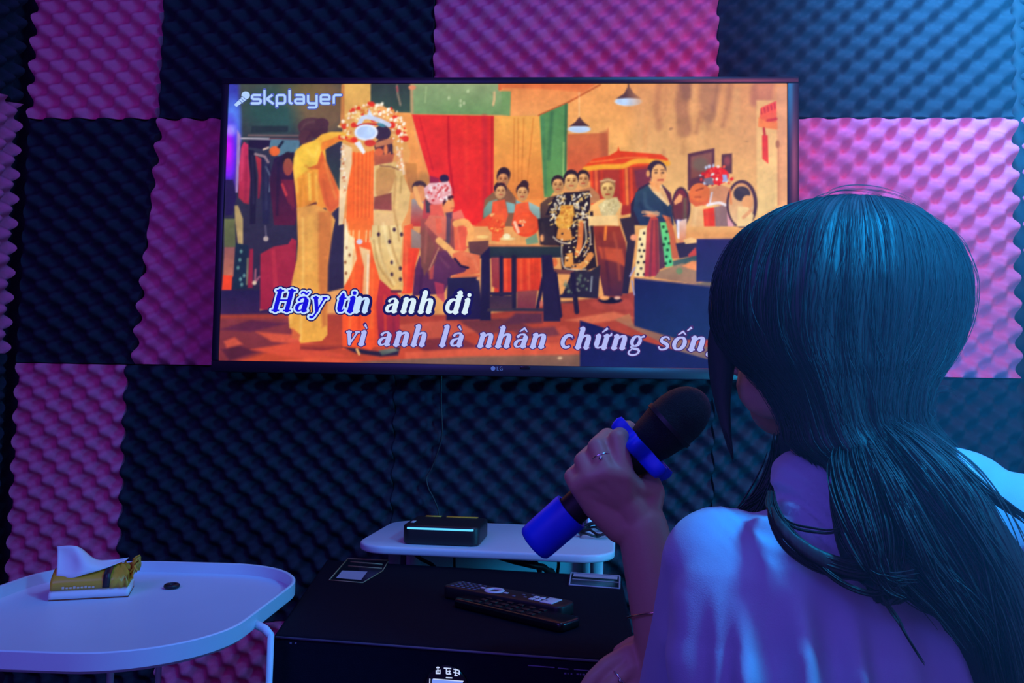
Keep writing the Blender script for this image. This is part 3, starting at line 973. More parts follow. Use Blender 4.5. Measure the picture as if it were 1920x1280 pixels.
    P.ell(1095, 155, 28, 26, (236, 150, 110))
    P.poly([(590, 430), (740, 430), (820, 380), (800, 660), (500, 640)], (46, 40, 56), (40, 34, 60))
    P.dots(30, (620, 540, 110, 80), 12, [(110, 130, 110), (80, 100, 90), (160, 160, 140)], a=.6)
    P.line([(750, 480), (740, 600)], 14, (150, 160, 170), a=.8)
    P.ell(900, 675, 100, 26, (24, 18, 46))
    P.ell(855, 655, 40, 18, (246, 166, 100))
    P.ell(960, 655, 26, 14, (226, 170, 150))
    P.poly([(410, 410), (600, 430), (600, 460), (410, 455)], (120, 66, 62))
    P.line([(440, 460), (480, 800)], 50, (32, 26, 62))
    P.line([(590, 460), (625, 770)], 40, (34, 28, 58))
    P.line([(500, 640), (600, 640)], 30, (40, 34, 66))
    P.line([(500, 690), (600, 690)], 20, (70, 44, 60), a=.6)
    P.ell(440, 360, 24, 36, (230, 110, 60))
    # table with its dark frame, legs and red skirt behind
    P.poly([(-50, 320), (330, 320), (330, 590), (-60, 620)], (238, 74, 34), (206, 56, 40))
    for x in (60, 190, 250, 300):
        P.line([(x, 330), (x + 4, 590)], 12, (206, 50, 30), a=.7, soft=3)
    P.poly([(-360, 205), (480, 225), (480, 240), (-360, 240)], (206, 120, 72))
    P.poly([(-260, 230), (490, 230), (500, 320), (-260, 330)], (44, 58, 64), (38, 44, 60))
    P.poly([(330, 300), (420, 300), (490, 850), (350, 850)], (36, 30, 66))
    P.line([(380, 330), (300, 730)], 30, (34, 28, 62))
    P.line([(105, 320), (105, 730)], 44, (36, 32, 60))
    P.poly([(130, 600), (300, 590), (280, 740), (130, 740)], (140, 70, 70), (120, 50, 66))
    P.line([(-70, 750), (340, 755)], 26, (48, 44, 66))
    P.line([(-70, 630), (80, 625)], 22, (44, 38, 66))
    P.poly([(-80, 640), (80, 640), (80, 740), (-80, 740)], (92, 54, 66), a=.8)
    P.poly([(120, 780), (340, 780), (340, 860), (0, 880)], (90, 46, 66), soft=6)
    P.ell(50, 165, 60, 12, (240, 214, 150))
    P.ell(45, 145, 30, 22, (250, 236, 190))
    P.ell(330, 700, 16, 26, (206, 90, 90), a=.7)
    # table left part, stool and the seated robe
    P.frame(660, 410, .2266)
    P.poly([(570, 0), (830, 0), (1000, 60), (960, 240), (840, 260), (700, 420), (640, 500), (590, 480), (560, 200)], (170, 84, 72), (110, 60, 66))
    P.poly([(640, -30), (780, -20), (790, 180), (720, 160), (600, 40)], (226, 116, 90), (220, 110, 84))
    P.poly([(690, 0), (740, 0), (745, 120), (700, 120)], (240, 106, 76))
    P.line([(800, 0), (795, 190)], 34, (96, 70, 84))
    P.poly([(840, 40), (870, 0), (960, 10), (990, 70), (960, 230), (930, 270), (850, 260)], (240, 110, 70))
    P.line([(860, 40), (940, 30), (985, 110), (960, 200)], 56, (248, 172, 96), smooth=12)
    P.poly([(880, 60), (950, 70), (940, 260), (850, 260)], (236, 96, 66))
    P.line([(720, 180), (800, 250), (850, 310)], 56, (248, 180, 104))
    P.poly([(830, 290), (900, 265), (1060, 300), (1060, 450), (860, 480)], (226, 112, 72), (222, 104, 66))
    P.poly([(700, 270), (780, 260), (850, 350), (900, 400), (960, 400), (930, 440), (820, 470), (760, 620), (500, 640), (520, 420), (560, 300), (640, 480), (700, 330)], (106, 54, 84), (76, 38, 80))
    P.poly([(640, 420), (680, 380), (670, 500), (640, 500)], (196, 80, 70), a=.8)
    P.poly([(560, 120), (600, 60), (690, 230), (600, 480), (570, 380)], (146, 82, 66), (118, 70, 62))
    P.line([(720, 240), (640, 420)], 10, (214, 150, 110), a=.8)
    P.line([(850, 330), (900, 390), (960, 405)], 20, (40, 28, 60))
    P.poly([(680, 520), (760, 540), (770, 700), (700, 640)], (190, 60, 84), a=.8)
    P.poly([(820, 470), (1060, 460), (1060, 510), (980, 480), (830, 490)], (220, 110, 66))
    P.poly([(790, 490), (1050, 480), (1080, 830), (780, 840)], (38, 36, 70), (34, 28, 74))
    P.ell(1048, 495, 18, 14, (220, 150, 100))
    P.poly([(960, 190), (1130, 180), (1130, 320), (970, 270)], (110, 66, 62), (96, 60, 62))
    P.ell(1080, 150, 50, 14, (246, 200, 120))
    P.poly([(1070, 300), (1140, 230), (1150, 840), (1060, 840)], (34, 30, 66))
    P.poly([(1150, 320), (1220, 320), (1210, 580), (1160, 560)], (156, 66, 70), (150, 50, 56))
    P.line([(1235, 320), (1235, 640)], 34, (34, 30, 62))
    P.line([(1140, 620), (1324, 620)], 26, (44, 36, 66))
    P.poly([(1140, 640), (1324, 640), (1324, 740), (1140, 750)], (60, 44, 70), (80, 54, 70))
    P.line([(1130, 755), (1324, 755)], 24, (66, 54, 70))
    P.poly([(430, 60), (500, 40), (540, 240), (520, 420), (490, 620), (410, 620)], (240, 96, 44), (240, 72, 34))
    P.poly([(490, 80), (570, 130), (570, 245), (490, 240)], (160, 140, 130), (150, 120, 110))
    P.poly([(470, 245), (560, 245), (520, 400), (500, 610), (430, 620)], (246, 72, 30), (236, 66, 36))
    # the man in yellow
    P.frame(400, 140, .21875)
    P.poly([(960, 620), (1080, 600), (1090, 1000), (1060, 980), (960, 800)], (52, 50, 66), (48, 70, 66))
    P.ell(855, 455, 130, 88, (86, 56, 62), (70, 40, 56), rot=.1)
    P.ell(790, 540, 60, 66, (84, 50, 60))
    P.ell(930, 420, 60, 50, (78, 48, 60))
    P.poly([(690, 720), (700, 660), (760, 600), (870, 560), (930, 510), (1010, 490), (1110, 490), (1190, 530), (1230, 570), (1180, 580), (1080, 570), (990, 620), (960, 640), (970, 760), (1050, 930), (1090, 1010), (1110, 1100), (1000, 1200), (960, 1140), (720, 1180), (700, 960), (680, 800)], (246, 182, 60), (236, 140, 52))
    P.poly([(690, 720), (760, 610), (900, 560), (930, 640), (900, 760), (830, 800), (700, 900)], (248, 200, 66), a=.9, soft=5)
    P.poly([(930, 580), (1060, 530), (1180, 540), (1080, 570), (990, 620), (940, 650), (920, 640)], (240, 132, 46), soft=3)
    P.poly([(930, 660), (1040, 900), (1080, 1010), (1100, 1100), (1000, 1190), (950, 1100), (900, 900), (900, 800)], (232, 112, 44), (222, 96, 50), soft=4)
    P.poly([(810, 800), (890, 770), (930, 650), (950, 700), (910, 810)], (216, 96, 40), soft=3)
    for pts in ([(770, 860), (800, 1100)], [(850, 840), (860, 1080)], [(740, 900), (750, 1130)]):
        P.line(pts, 16, (226, 140, 40), a=.8, soft=4)
    P.line([(820, 850), (830, 1070)], 20, (252, 214, 90), a=.8, soft=4)
    P.line([(720, 1175), (800, 1135), (880, 1100)], 20, (90, 40, 40), smooth=10)
    P.ell(1180, 560, 60, 22, (232, 90, 36), rot=.3)
    P.frame(400, 410, .2265)
    P.poly([(690, -90), (840, -120), (960, -60), (1010, 10), (970, 200), (945, 400), (940, 640), (945, 960), (900, 1010), (720, 1030), (700, 960), (630, 900), (620, 780), (650, 520), (690, 340), (700, 200)], (226, 156, 76), (240, 170, 70))
    P.poly([(870, -60), (980, -60), (980, 150), (950, 380), (940, 880), (900, 900), (870, 500)], (206, 116, 54), (200, 110, 56), a=.85, soft=6)
    P.line([(740, 0), (745, 400), (720, 1000)], 20, (250, 196, 100), a=.8, soft=5)
    P.line([(800, 0), (800, 420)], 50, (244, 180, 84), a=.7, soft=8)
    P.line([(660, 560), (640, 860)], 20, (250, 190, 90), a=.8, soft=4)
    P.poly([(650, 900), (720, 960), (710, 1000), (650, 990)], (216, 100, 60), soft=3)
    P.poly([(720, 1040), (1100, 1030), (1120, 1060), (900, 1090), (720, 1080)], (196, 76, 50), (120, 40, 46), soft=4)
    # the costumed performer seen from behind
    P.frame(660, 410, .2266)
    P.poly([(-60, 500), (-20, 350), (0, 0), (200, 0), (300, 300), (380, 620), (380, 850), (400, 1040), (180, 1060), (150, 1100), (-80, 1080), (-80, 800)], (250, 100, 30), (246, 84, 40))
    P.poly([(230, 500), (300, 560), (400, 640), (390, 1040), (220, 1040), (200, 700)], (196, 50, 50), (150, 40, 66))
    P.line([(270, 640), (280, 1020)], 20, (226, 70, 40), a=.7, soft=4)
    P.line([(100, 280), (60, 900)], 16, (226, 70, 30), a=.7, soft=4)
    P.poly([(60, 230), (150, 260), (140, 640), (85, 640), (100, 400)], (244, 206, 150), (236, 160, 100), soft=3)
    P.line([(135, 300), (125, 630)], 14, (250, 236, 206), a=.9, soft=3)
    P.poly([(-70, 320), (-60, 0), (30, 0), (20, 200), (40, 330), (-20, 480), (-65, 560)], (246, 226, 180), (248, 220, 160))
    for (x, y) in ((-45, 240), (-55, 360), (-50, 450), (-20, 300)):
        P.ell(x, y, 10, 14, (150, 90, 50))
    P.poly([(130, 60), (190, -60), (330, -60), (400, 0), (420, 140), (400, 330), (425, 540), (420, 600), (330, 590), (230, 500), (180, 330)], (240, 214, 150), (222, 176, 100))
    for pts in ([(220, 60), (240, 300), (320, 520)], [(300, 40), (340, 250), (400, 420)], [(180, 180), (220, 380), (340, 560)]):
        P.line(pts, 13, (176, 130, 70), a=.7, soft=4, smooth=12)
    P.line([(370, 10), (390, 180)], 16, (190, 146, 80), a=.7, soft=3)
    for (x, y) in ((350, 90), (410, 130), (330, 360), (400, 410), (330, 460), (220, 130), (400, 500), (310, 190)):
        P.ell(x, y, 13, 18, (70, 46, 56))
    P.line([(330, 600), (400, 600)], 22, (90, 40, 56))
    P.poly([(-80, 1060), (40, 1070), (160, 1090), (240, 1100), (400, 1060), (380, 1130), (240, 1140), (100, 1120), (30, 1110)], (40, 34, 60), soft=4)
    P.poly([(220, 1090), (350, 1070), (390, 1090), (250, 1130)], (120, 130, 120), (70, 80, 80), soft=3)
    P.line([(40, 1080), (60, 1120)], 20, (240, 180, 110))
    # torso, neck, head of the performer
    P.frame(660, 150, .211)
    P.poly([(60, 760), (220, 760), (200, 1290), (-40, 1290)], (236, 214, 170), (242, 216, 164))
    P.poly([(200, 760), (290, 720), (400, 730), (450, 830), (520, 1000), (500, 1160), (440, 1290), (200, 1290)], (232, 190, 116), (226, 186, 120))
    P.poly([(215, 800), (260, 765), (380, 790), (390, 850), (350, 980), (240, 1070), (210, 1000)], (206, 152, 84), (200, 140, 84), soft=3)
    P.poly([(195, 1040), (350, 1000), (355, 1160), (190, 1150)], (140, 76, 56), (150, 74, 66), soft=3)
    P.poly([(190, 1180), (360, 1180), (370, 1290), (190, 1290)], (226, 184, 124), soft=3)
    P.line([(390, 860), (370, 1140), (400, 1290)], 18, (190, 140, 80), a=.7, soft=4)
    P.line([(440, 860), (430, 1000)], 14, (170, 130, 70), a=.7, soft=4)
    P.line([(250, 760), (350, 770), (430, 800)], 12, (130, 80, 56), a=.8)
    P.poly([(190, 640), (300, 640), (380, 650), (360, 730), (270, 745), (200, 760)], (196, 100, 62), (170, 84, 60))
    P.ell(270, 470, 76, 66, (58, 44, 66))
    P.ell(280, 590, 82, 70, (84, 50, 56))
    P.poly([(200, 560), (350, 510), (370, 560), (210, 600)], (196, 122, 82))
    P.ell(300, 620, 18, 44, (236, 130, 72))
    P.ell(240, 640, 40, 34, (220, 104, 60))
    P.line([(350, 580), (355, 650)], 20, (60, 44, 60))
    P.line([(400, 600), (440, 720), (460, 830)], 24, (246, 220, 190), a=.85, soft=3)
    P.dots(26, (430, 700, 40, 110), 9, [(250, 236, 214), (236, 150, 100)], a=.85)
    # orange tassels
    P.poly([(0, 640), (110, 650), (195, 620), (190, 1290), (-50, 1290), (-40, 900)], (250, 110, 36), (250, 104, 30))
    P.poly([(-90, 560), (0, 600), (0, 740), (-50, 1000), (-80, 1280), (-120, 1290), (-110, 900)], (240, 206, 160), (236, 206, 160))
    P.dots(40, (-80, 800, 26, 280), 10, [(250, 240, 224), (200, 120, 80), (232, 180, 130)], a=.8)
    for x in (20, 60, 95, 130, 160):
        P.line([(x, 640), (x - 8, 1290)], 9, (226, 80, 20), a=.6, soft=2)
        P.line([(x + 14, 630), (x + 6, 1290)], 7, (255, 150, 60), a=.6, soft=2)
    P.frame(660, 410, .2266)
    P.poly([(-50, -10), (170, -10), (160, 150), (100, 180), (40, 170), (-10, 140), (-30, 120)], (250, 110, 34), (246, 124, 44))
    for x in (-20, 10, 60, 120, 150):
        P.line([(x, 100), (x - 4, 190)], 12, (246, 210, 150), a=.8)
    P.ell(62, 190, 26, 22, (214, 206, 226))
    # headdress with red and white pompoms, a pale oval in the middle
    P.frame(660, 150, .211)
    for k in range(150):
        an = rng.uniform(math.pi * .92, math.pi * 2.12)
        q = rng.uniform(.62, 1.0)
        x, y = 180 + 300 * q * math.cos(an), 470 + 270 * q * math.sin(an)
        c = [(226, 50, 30), (246, 200, 120), (252, 236, 214), (236, 150, 70), (250, 220, 160), (214, 120, 50)][rng.integers(6)]
        P.ell(x, y, rng.uniform(9, 17), rng.uniform(9, 17), c, a=.95, soft=1.3)
    for (x, y, r) in ((175, 215, 26), (10, 265, 18), (60, 250, 18), (195, 350, 30), (355, 400, 32), (415, 460, 26), (475, 520, 30), (15, 400, 26), (20, 530, 26), (380, 330, 20)):
        P.ell(x, y, r, r * .9, (228, 54, 28))
    for (x, y) in ((265, 215), (220, 225), (320, 265), (250, 300), (385, 355), (460, 390), (420, 420), (440, 480)):
        P.ell(x, y, 14, 20, (252, 240, 220), rot=.5)
    P.poly([(130, 340), (150, 250), (175, 300), (200, 330)], (214, 226, 250))
    P.line([(60, 400), (110, 330), (220, 350), (330, 400)], 40, (200, 210, 236), smooth=14)
    P.line([(40, 410), (130, 390), (230, 395)], 18, (190, 50, 50), smooth=10)
    P.ell(260, 400, 40, 16, (70, 130, 150), rot=.3)
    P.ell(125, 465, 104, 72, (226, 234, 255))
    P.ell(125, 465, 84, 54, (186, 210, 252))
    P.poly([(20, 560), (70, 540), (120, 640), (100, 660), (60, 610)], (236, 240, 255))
    P.ell(160, 560, 50, 30, (214, 60, 40))
    # woman in dark blue, centre right
    P.frame(1200, 150, .211)
    P.poly([(-40, 1000), (60, 940), (200, 930), (270, 1000), (280, 1120), (300, 1290), (0, 1290), (-60, 1150)], (52, 76, 98), (40, 54, 90))
    P.poly([(70, 930), (190, 930), (280, 1090), (250, 1120), (120, 1000)], (244, 196, 140), (240, 200, 150))
    P.poly([(150, 950), (200, 960), (260, 1080), (240, 1100)], (230, 170, 110), a=.7)
    P.poly([(195, 930), (275, 1010), (290, 1110), (270, 1110), (230, 1010)], (96, 46, 66))
    P.poly([(80, 900), (180, 900), (170, 1000), (110, 980)], (240, 160, 96))
    P.ell(150, 800, 84, 86, (56, 40, 60))
    P.ell(168, 840, 66, 92, (248, 186, 120), (236, 160, 100))
    P.ell(72, 830, 16, 30, (236, 160, 100))
    for s in (-1, 1):
        P.ell(172 + s * 30, 822, 14, 7, (60, 40, 40), soft=1)
        P.line([(172 + s * 14, 798), (172 + s * 46, 798)], 6, (90, 56, 40), soft=1)
    P.line([(185, 820), (192, 856)], 8, (200, 130, 80), a=.8, soft=1)
    P.line([(160, 890), (205, 888)], 13, (186, 70, 60), soft=1)
    # oval mirrors, one small with a hand before it, one on the right with a reflected woman
    P.ell(365, 1130, 84, 180, (70, 46, 66))
    P.ell(362, 1130, 66, 160, (120, 44, 60), (110, 60, 66))
    P.poly([(300, 1080), (350, 1010), (380, 1030), (370, 1080), (310, 1110)], (246, 166, 110))
    P.line([(400, 1060), (400, 1280)], 30, (110, 96, 76), a=.8, soft=4)
    P.poly([(320, 1240), (410, 1240), (400, 1400), (330, 1400)], (90, 120, 206), (220, 220, 240))
    P.line([(340, 1250), (345, 1400)], 22, (250, 240, 250))
    # performer with the red crown
    P.poly([(430, 1000), (520, 920), (620, 960), (620, 1100), (500, 1130), (440, 1080)], (228, 110, 56), (222, 100, 60))
    P.ell(530, 1000, 90, 84, (230, 116, 60))
    P.line([(500, 980), (560, 960)], 16, (160, 70, 40), a=.8)
    P.line([(490, 1040), (540, 1040)], 14, (170, 70, 46), a=.8)
    P.poly([(470, 1130), (560, 1110), (560, 1300), (440, 1300)], (240, 190, 130), (236, 180, 120))
    P.poly([(560, 1150), (660, 1130), (670, 1300), (570, 1300)], (232, 60, 36))
    P.poly([(620, 960), (720, 930), (800, 960), (820, 1080), (720, 1120), (620, 1080)], (206, 140, 100), (220, 150, 110))
    P.poly([(660, 1130), (740, 1110), (840, 1110), (860, 1300), (670, 1300)], (150, 116, 116), (140, 108, 110))
    P.poly([(770, 1140), (830, 1120), (830, 1300), (780, 1300)], (226, 160, 170))
    P.line([(600, 1110), (700, 1090), (760, 1110)], 24, (236, 230, 236), smooth=10)
    P.ell(680, 850, 110, 78, (232, 40, 34))
    P.dots(50, (680, 850, 150, 96), 13, [(246, 60, 46), (250, 236, 230), (190, 200, 230), (214, 30, 30), (240, 90, 60)])
    P.poly([(560, 880), (640, 860), (660, 930), (590, 930)], (120, 110, 130))
    P.poly([(730, 840), (770, 840), (780, 900), (740, 900)], (150, 170, 226))
    P.line([(640, 1000), (620, 1090)], 16, (220, 214, 230))
    P.ell(905, 1100, 138, 212, (72, 50, 66))
    P.ell(900, 1105, 112, 190, (226, 160, 104), (240, 200, 150))
    P.ell(905, 1010, 74, 66, (58, 54, 66))
    P.ell(955, 1085, 50, 62, (240, 170, 110))
    P.poly([(870, 1120), (960, 1130), (1010, 1200), (990, 1300), (860, 1300)], (250, 214, 150))
    P.line([(920, 1220), (985, 1160)], 30, (236, 160, 110), a=.8)
    P.line([(800, 970), (810, 1100)], 14, (236, 120, 60), a=.8)
    # skirts and props below
    P.frame(1180, 400, .2344)
    P.poly([(80, 130), (150, 110), (130, 505), (40, 505)], (250, 226, 168))
    for (x, y) in ((118, 158), (85, 205), (100, 250), (82, 296), (96, 345), (70, 392), (118, 390), (94, 440), (68, 487), (118, 487), (118, 298)):
        P.ell(x, y, 10, 11, (40, 34, 46), soft=1.2)
    P.poly([(140, 110), (180, 0), (230, 40), (240, 500), (120, 505)], (206, 80, 66), (170, 46, 66))
    P.line([(185, 60), (165, 500)], 20, (120, 50, 70), a=.8, soft=3)
    P.line([(215, 60), (225, 490)], 26, (126, 50, 62), a=.8, soft=3)
    P.poly([(230, 60), (270, 80), (285, 430), (240, 450)], (90, 66, 76), (86, 46, 70))
    P.poly([(245, 70), (310, 70), (350, 400), (345, 420), (290, 430)], (110, 216, 130), (86, 206, 136))
    for (x, y) in ((272, 108), (300, 146), (290, 200), (318, 240), (306, 292), (298, 345), (328, 385), (290, 400), (275, 250)):
        P.ell(x, y, 11, 12, (26, 60, 40), soft=1.2)
    P.poly([(260, 10), (330, 30), (370, 200), (395, 360), (340, 360), (320, 180), (290, 60)], (222, 110, 66), (196, 96, 62))
    P.poly([(100, 20), (220, -20), (240, 20), (180, 30)], (236, 140, 96))
    P.line([(110, -10), (230, 0)], 26, (246, 180, 130), a=.9)
    P.poly([(400, 60), (460, 40), (450, 220), (400, 250)], (236, 206, 200), (226, 130, 80))
    P.poly([(370, 240), (540, 220), (550, 330), (400, 360)], (50, 40, 70))
    P.poly([(430, 210), (500, 190), (550, 215), (540, 235), (450, 245)], (248, 196, 130))
    P.poly([(470, 330), (530, 270), (550, 400), (480, 370)], (206, 70, 60))
    P.poly([(350, 380), (560, 330), (550, 440), (350, 420)], (56, 90, 96), (90, 100, 90))
    P.poly([(240, 460), (420, 400), (560, 420), (560, 570), (200, 515)], (166, 132, 100), (160, 116, 90))
    P.poly([(420, 420), (500, 380), (545, 380), (545, 460), (470, 440)], (246, 150, 90))
    P.ell(400, 460, 26, 26, (116, 140, 96))
    # the dark boxes, blue haze mixed into their blacks
    P.poly([(535, 560), (700, 530), (700, 600), (560, 585)], (120, 104, 86))
    P.poly([(540, 205), (900, 200), (900, 560), (535, 545)], (40, 36, 96), (36, 38, 92))
    P.line([(540, 203), (860, 200)], 7, (160, 116, 110), a=.8)
    P.poly([(40, 515), (560, 570), (900, 600), (900, 1010), (400, 1010), (40, 910)], (26, 28, 84), (28, 46, 100))
    P.line([(40, 520), (560, 575), (680, 588)], 9, (130, 100, 100), a=.7)
    P.line([(45, 430), (5, 500)], 14, (170, 160, 200))
    P.line([(20, 540), (40, 650)], 12, (150, 146, 190))
    P.poly([(-120, 850), (0, 800), (40, 900), (400, 1010), (680, 1080), (700, 1200), (560, 1180)], (186, 112, 74), (110, 96, 100), soft=3)
    P.frame(940, 410, .2265)
    P.poly([(650, 840), (700, 855), (1100, 980), (1240, 1030), (1420, 1080), (1700, 1160), (2400, 1200), (2400, 1300), (650, 1300)], (26, 26, 84), (24, 32, 92))
    # cloth folds, cheeks and small glints that break up the flat areas
    P.frame(400, 140, .21875)
    for (q, w, c) in (([(720, 640), (700, 800), (720, 1000)], 14, (252, 214, 90)), ([(800, 640), (860, 700), (900, 620)], 16, (252, 216, 96)), ([(760, 900), (740, 1120)], 18, (206, 130, 40)),
                      ([(880, 860), (890, 1090)], 14, (252, 206, 90)), ([(960, 760), (1000, 900), (1050, 1060)], 16, (240, 150, 70)), ([(940, 900), (980, 1120)], 14, (196, 84, 36)),
                      ([(1010, 510), (1100, 510)], 14, (252, 200, 80)), ([(790, 780), (850, 810), (920, 760)], 14, (206, 110, 36)), ([(250, 640), (240, 900)], 14, (226, 80, 120)), ([(285, 700), (275, 1060)], 16, (130, 34, 66)),
                      ([(335, 700), (345, 1100)], 12, (60, 56, 90)), ([(450, 760), (455, 1150)], 12, (66, 66, 100)), ([(560, 760), (545, 1200)], 20, (30, 26, 56)), ([(650, 950), (680, 1150)], 20, (120, 40, 62)),
                      ([(755, 470), (790, 420), (860, 400)], 16, (110, 78, 80)), ([(800, 560), (840, 500)], 16, (60, 36, 50))):
        P.line(q, w, c, a=.6, soft=5, smooth=14)
    P.frame(660, 410, .2266)
    for (q, w, c) in (([(20, 260), (0, 600), (-20, 900)], 16, (255, 140, 60)), ([(170, 420), (160, 900)], 18, (255, 130, 60)), ([(60, 700), (50, 1040)], 16, (210, 60, 26)), ([(200, 700), (200, 1030)], 18, (206, 56, 40)),
                      ([(340, 720), (350, 1000)], 16, (120, 34, 60)), ([(260, 40), (290, 200), (350, 380)], 16, (252, 232, 176)), ([(200, 200), (260, 380), (350, 540)], 16, (250, 226, 164)), ([(-40, 40), (-50, 300)], 12, (255, 244, 214)),
                      ([(440, 80), (450, 400), (440, 600)], 16, (255, 120, 66)), ([(520, 280), (490, 560)], 14, (206, 50, 30)), ([(620, 60), (600, 360)], 18, (190, 106, 90)), ([(730, 320), (800, 400)], 18, (130, 74, 100)),
                      ([(580, 420), (560, 620)], 20, (60, 30, 66)), ([(930, 290), (1000, 320), (1040, 420)], 20, (240, 140, 96)), ([(870, 80), (890, 240)], 14, (252, 140, 96))):
        P.line(q, w, c, a=.55, soft=5, smooth=14)
    P.frame(940, 410, .2265)
    for (q, w, c) in (([(820, 120), (850, 300), (900, 560)], 22, (120, 44, 44)), ([(930, 120), (960, 260), (980, 500)], 22, (190, 84, 56)), ([(870, 360), (900, 600)], 24, (60, 30, 60)), ([(340, 40), (360, 190)], 18, (70, 56, 60)),
                      ([(160, 340), (165, 580)], 14, (255, 110, 60)), ([(225, 340), (230, 580)], 14, (255, 110, 60)), ([(280, 340), (275, 560)], 14, (200, 50, 30)), ([(30, 340), (40, 580)], 14, (255, 110, 60))):
        P.line(q, w, c, a=.6, soft=5, smooth=14)
    P.frame(1200, 150, .211)
    for (q, w, c) in (([(40, 1000), (60, 1120), (180, 1200)], 20, (80, 110, 132)), ([(0, 1100), (60, 1240)], 22, (32, 44, 76)), ([(210, 1120), (280, 1260)], 18, (30, 40, 70)), ([(120, 960), (240, 1090)], 12, (255, 224, 170)),
                      ([(690, 1140), (700, 1290)], 18, (176, 140, 136)), ([(590, 1160), (600, 1290)], 18, (255, 110, 70)), ([(500, 1140), (480, 1290)], 16, (255, 220, 160)), ([(880, 960), (940, 1000)], 20, (90, 80, 84)),
                      ([(60, 300), (40, 600)], 40, (232, 160, 96)), ([(300, 300), (290, 560)], 40, (232, 168, 106)), ([(480, 60), (470, 300)], 40, (232, 170, 110)), ([(860, 100), (850, 460)], 60, (226, 170, 110)), ([(560, 420), (540, 560)], 60, (226, 170, 110))):
        P.line(q, w, c, a=.55, soft=7, smooth=14)
    # coarse and fine random mottling over the whole picture
    H_, W_ = P.c.shape[:2]

    def mottling(step):
        g_ = rng.normal(0, 1, (H_ // step + 3, W_ // step + 3))
        yy, xx = np.linspace(0, g_.shape[0] - 1.01, H_), np.linspace(0, g_.shape[1] - 1.01, W_)
        y0, x0 = yy.astype(int), xx.astype(int)
        ty, tx = (yy - y0)[:, None], (xx - x0)[None, :]
        ty, tx = ty * ty * (3 - 2 * ty), tx * tx * (3 - 2 * tx)
        return (g_[y0][:, x0] * (1 - ty) * (1 - tx) + g_[y0][:, x0 + 1] * (1 - ty) * tx + g_[y0 + 1][:, x0] * ty * (1 - tx) + g_[y0 + 1][:, x0 + 1] * ty * tx)
    P.c *= (1 + .028 * mottling(14) + .018 * mottling(5) + .014 * mottling(3))[..., None]
    # soften like a compressed video frame
    c = P.c
    for _ in range(1):
        q = c.copy()
        q[1:-1, 1:-1] = (c[1:-1, 1:-1] * 4 + c[:-2, 1:-1] + c[2:, 1:-1] + c[1:-1, :-2] + c[1:-1, 2:]) / 8
        c = q
    P.c = np.clip(c + rng.normal(0, 1.6, c.shape), 0, 255)


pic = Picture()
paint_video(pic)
NXS, NZS = 700, 350
gx = np.linspace(SX0, SX1, NXS)
gz = np.linspace(SZ0, SZ1, NZS)
GX, GZ = np.meshgrid(gx, gz)
pts3 = np.stack([GX, np.full_like(GX, TV_Y), GZ], -1).reshape(-1, 3)
loc = (pts3 - EYE) @ CAM_R                      # picture coordinates of the screen cells
ppx = 960 + F_PX * loc[:, 0] / -loc[:, 2]
ppy = 640 - F_PX * loc[:, 1] / -loc[:, 2]
fx = np.clip((ppx - pic.X0) / pic.S, 0, pic.W - 1.001)
fy = np.clip((ppy - pic.Y0) / pic.S, 0, pic.H - 1.001)
ix, iy = fx.astype(int), fy.astype(int)
tx, ty = (fx - ix)[:, None], (fy - iy)[:, None]
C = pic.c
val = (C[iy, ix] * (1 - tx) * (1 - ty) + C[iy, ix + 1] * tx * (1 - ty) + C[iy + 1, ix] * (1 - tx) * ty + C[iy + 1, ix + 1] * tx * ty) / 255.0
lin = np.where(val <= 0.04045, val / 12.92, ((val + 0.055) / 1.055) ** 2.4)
idx = np.arange(NXS * NZS).reshape(NZS, NXS)
quads = np.stack([idx[:-1, :-1], idx[:-1, 1:], idx[1:, 1:], idx[1:, :-1]], -1).reshape(-1, 4)
me = bpy.data.meshes.new('screen')
me.vertices.add(len(pts3))
me.vertices.foreach_set('co', pts3.ravel())
me.loops.add(quads.size)
me.loops.foreach_set('vertex_index', quads.ravel().astype(np.int32))
me.polygons.add(len(quads))
me.polygons.foreach_set('loop_start', (np.arange(len(quads)) * 4).astype(np.int32))
me.update(calc_edges=True)
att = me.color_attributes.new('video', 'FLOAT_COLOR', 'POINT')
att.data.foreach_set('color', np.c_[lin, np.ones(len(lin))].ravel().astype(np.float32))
VIDEO = bpy.data.materials.new('video_picture')
VIDEO.use_nodes = True
nt = VIDEO.node_tree
p = nt.nodes['Principled BSDF']
p.inputs['Base Color'].default_value = (0.002, 0.002, 0.003, 1)
p.inputs['Roughness'].default_value = 0.35
p.inputs['Specular IOR Level'].default_value = 0.15
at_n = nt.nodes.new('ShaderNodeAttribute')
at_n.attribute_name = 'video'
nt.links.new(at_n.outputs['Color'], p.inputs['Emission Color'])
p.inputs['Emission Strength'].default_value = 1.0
me.materials.append(VIDEO)
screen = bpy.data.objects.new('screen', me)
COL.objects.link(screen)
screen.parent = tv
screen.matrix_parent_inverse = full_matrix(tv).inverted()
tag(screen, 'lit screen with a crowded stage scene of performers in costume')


# ---- lettering, built from strokes of changing width
def arc(cx, cy, rx, ry, a0, a1, w0, w1=None, wm=None, n=9):
    out = []
    for k in range(n):
        t = k / (n - 1)
        a = math.radians(a0 + (a1 - a0) * t)
        w = w0 if w1 is None else w0 + (w1 - w0) * t
        if wm is not None:
            w = w0 + (wm - w0) * math.sin(PI * t)
        out.append((cx + rx * math.cos(a), cy + ry * math.sin(a), w))
    return out


ST, HL = .34, .12


def stem(x, y0, y1, w=ST):
    return [(x, y0 + w * .0, w), (x, y1, w)]


def serif(x0, x1, y):
    return [(x0, y, HL), (x1, y, HL)]


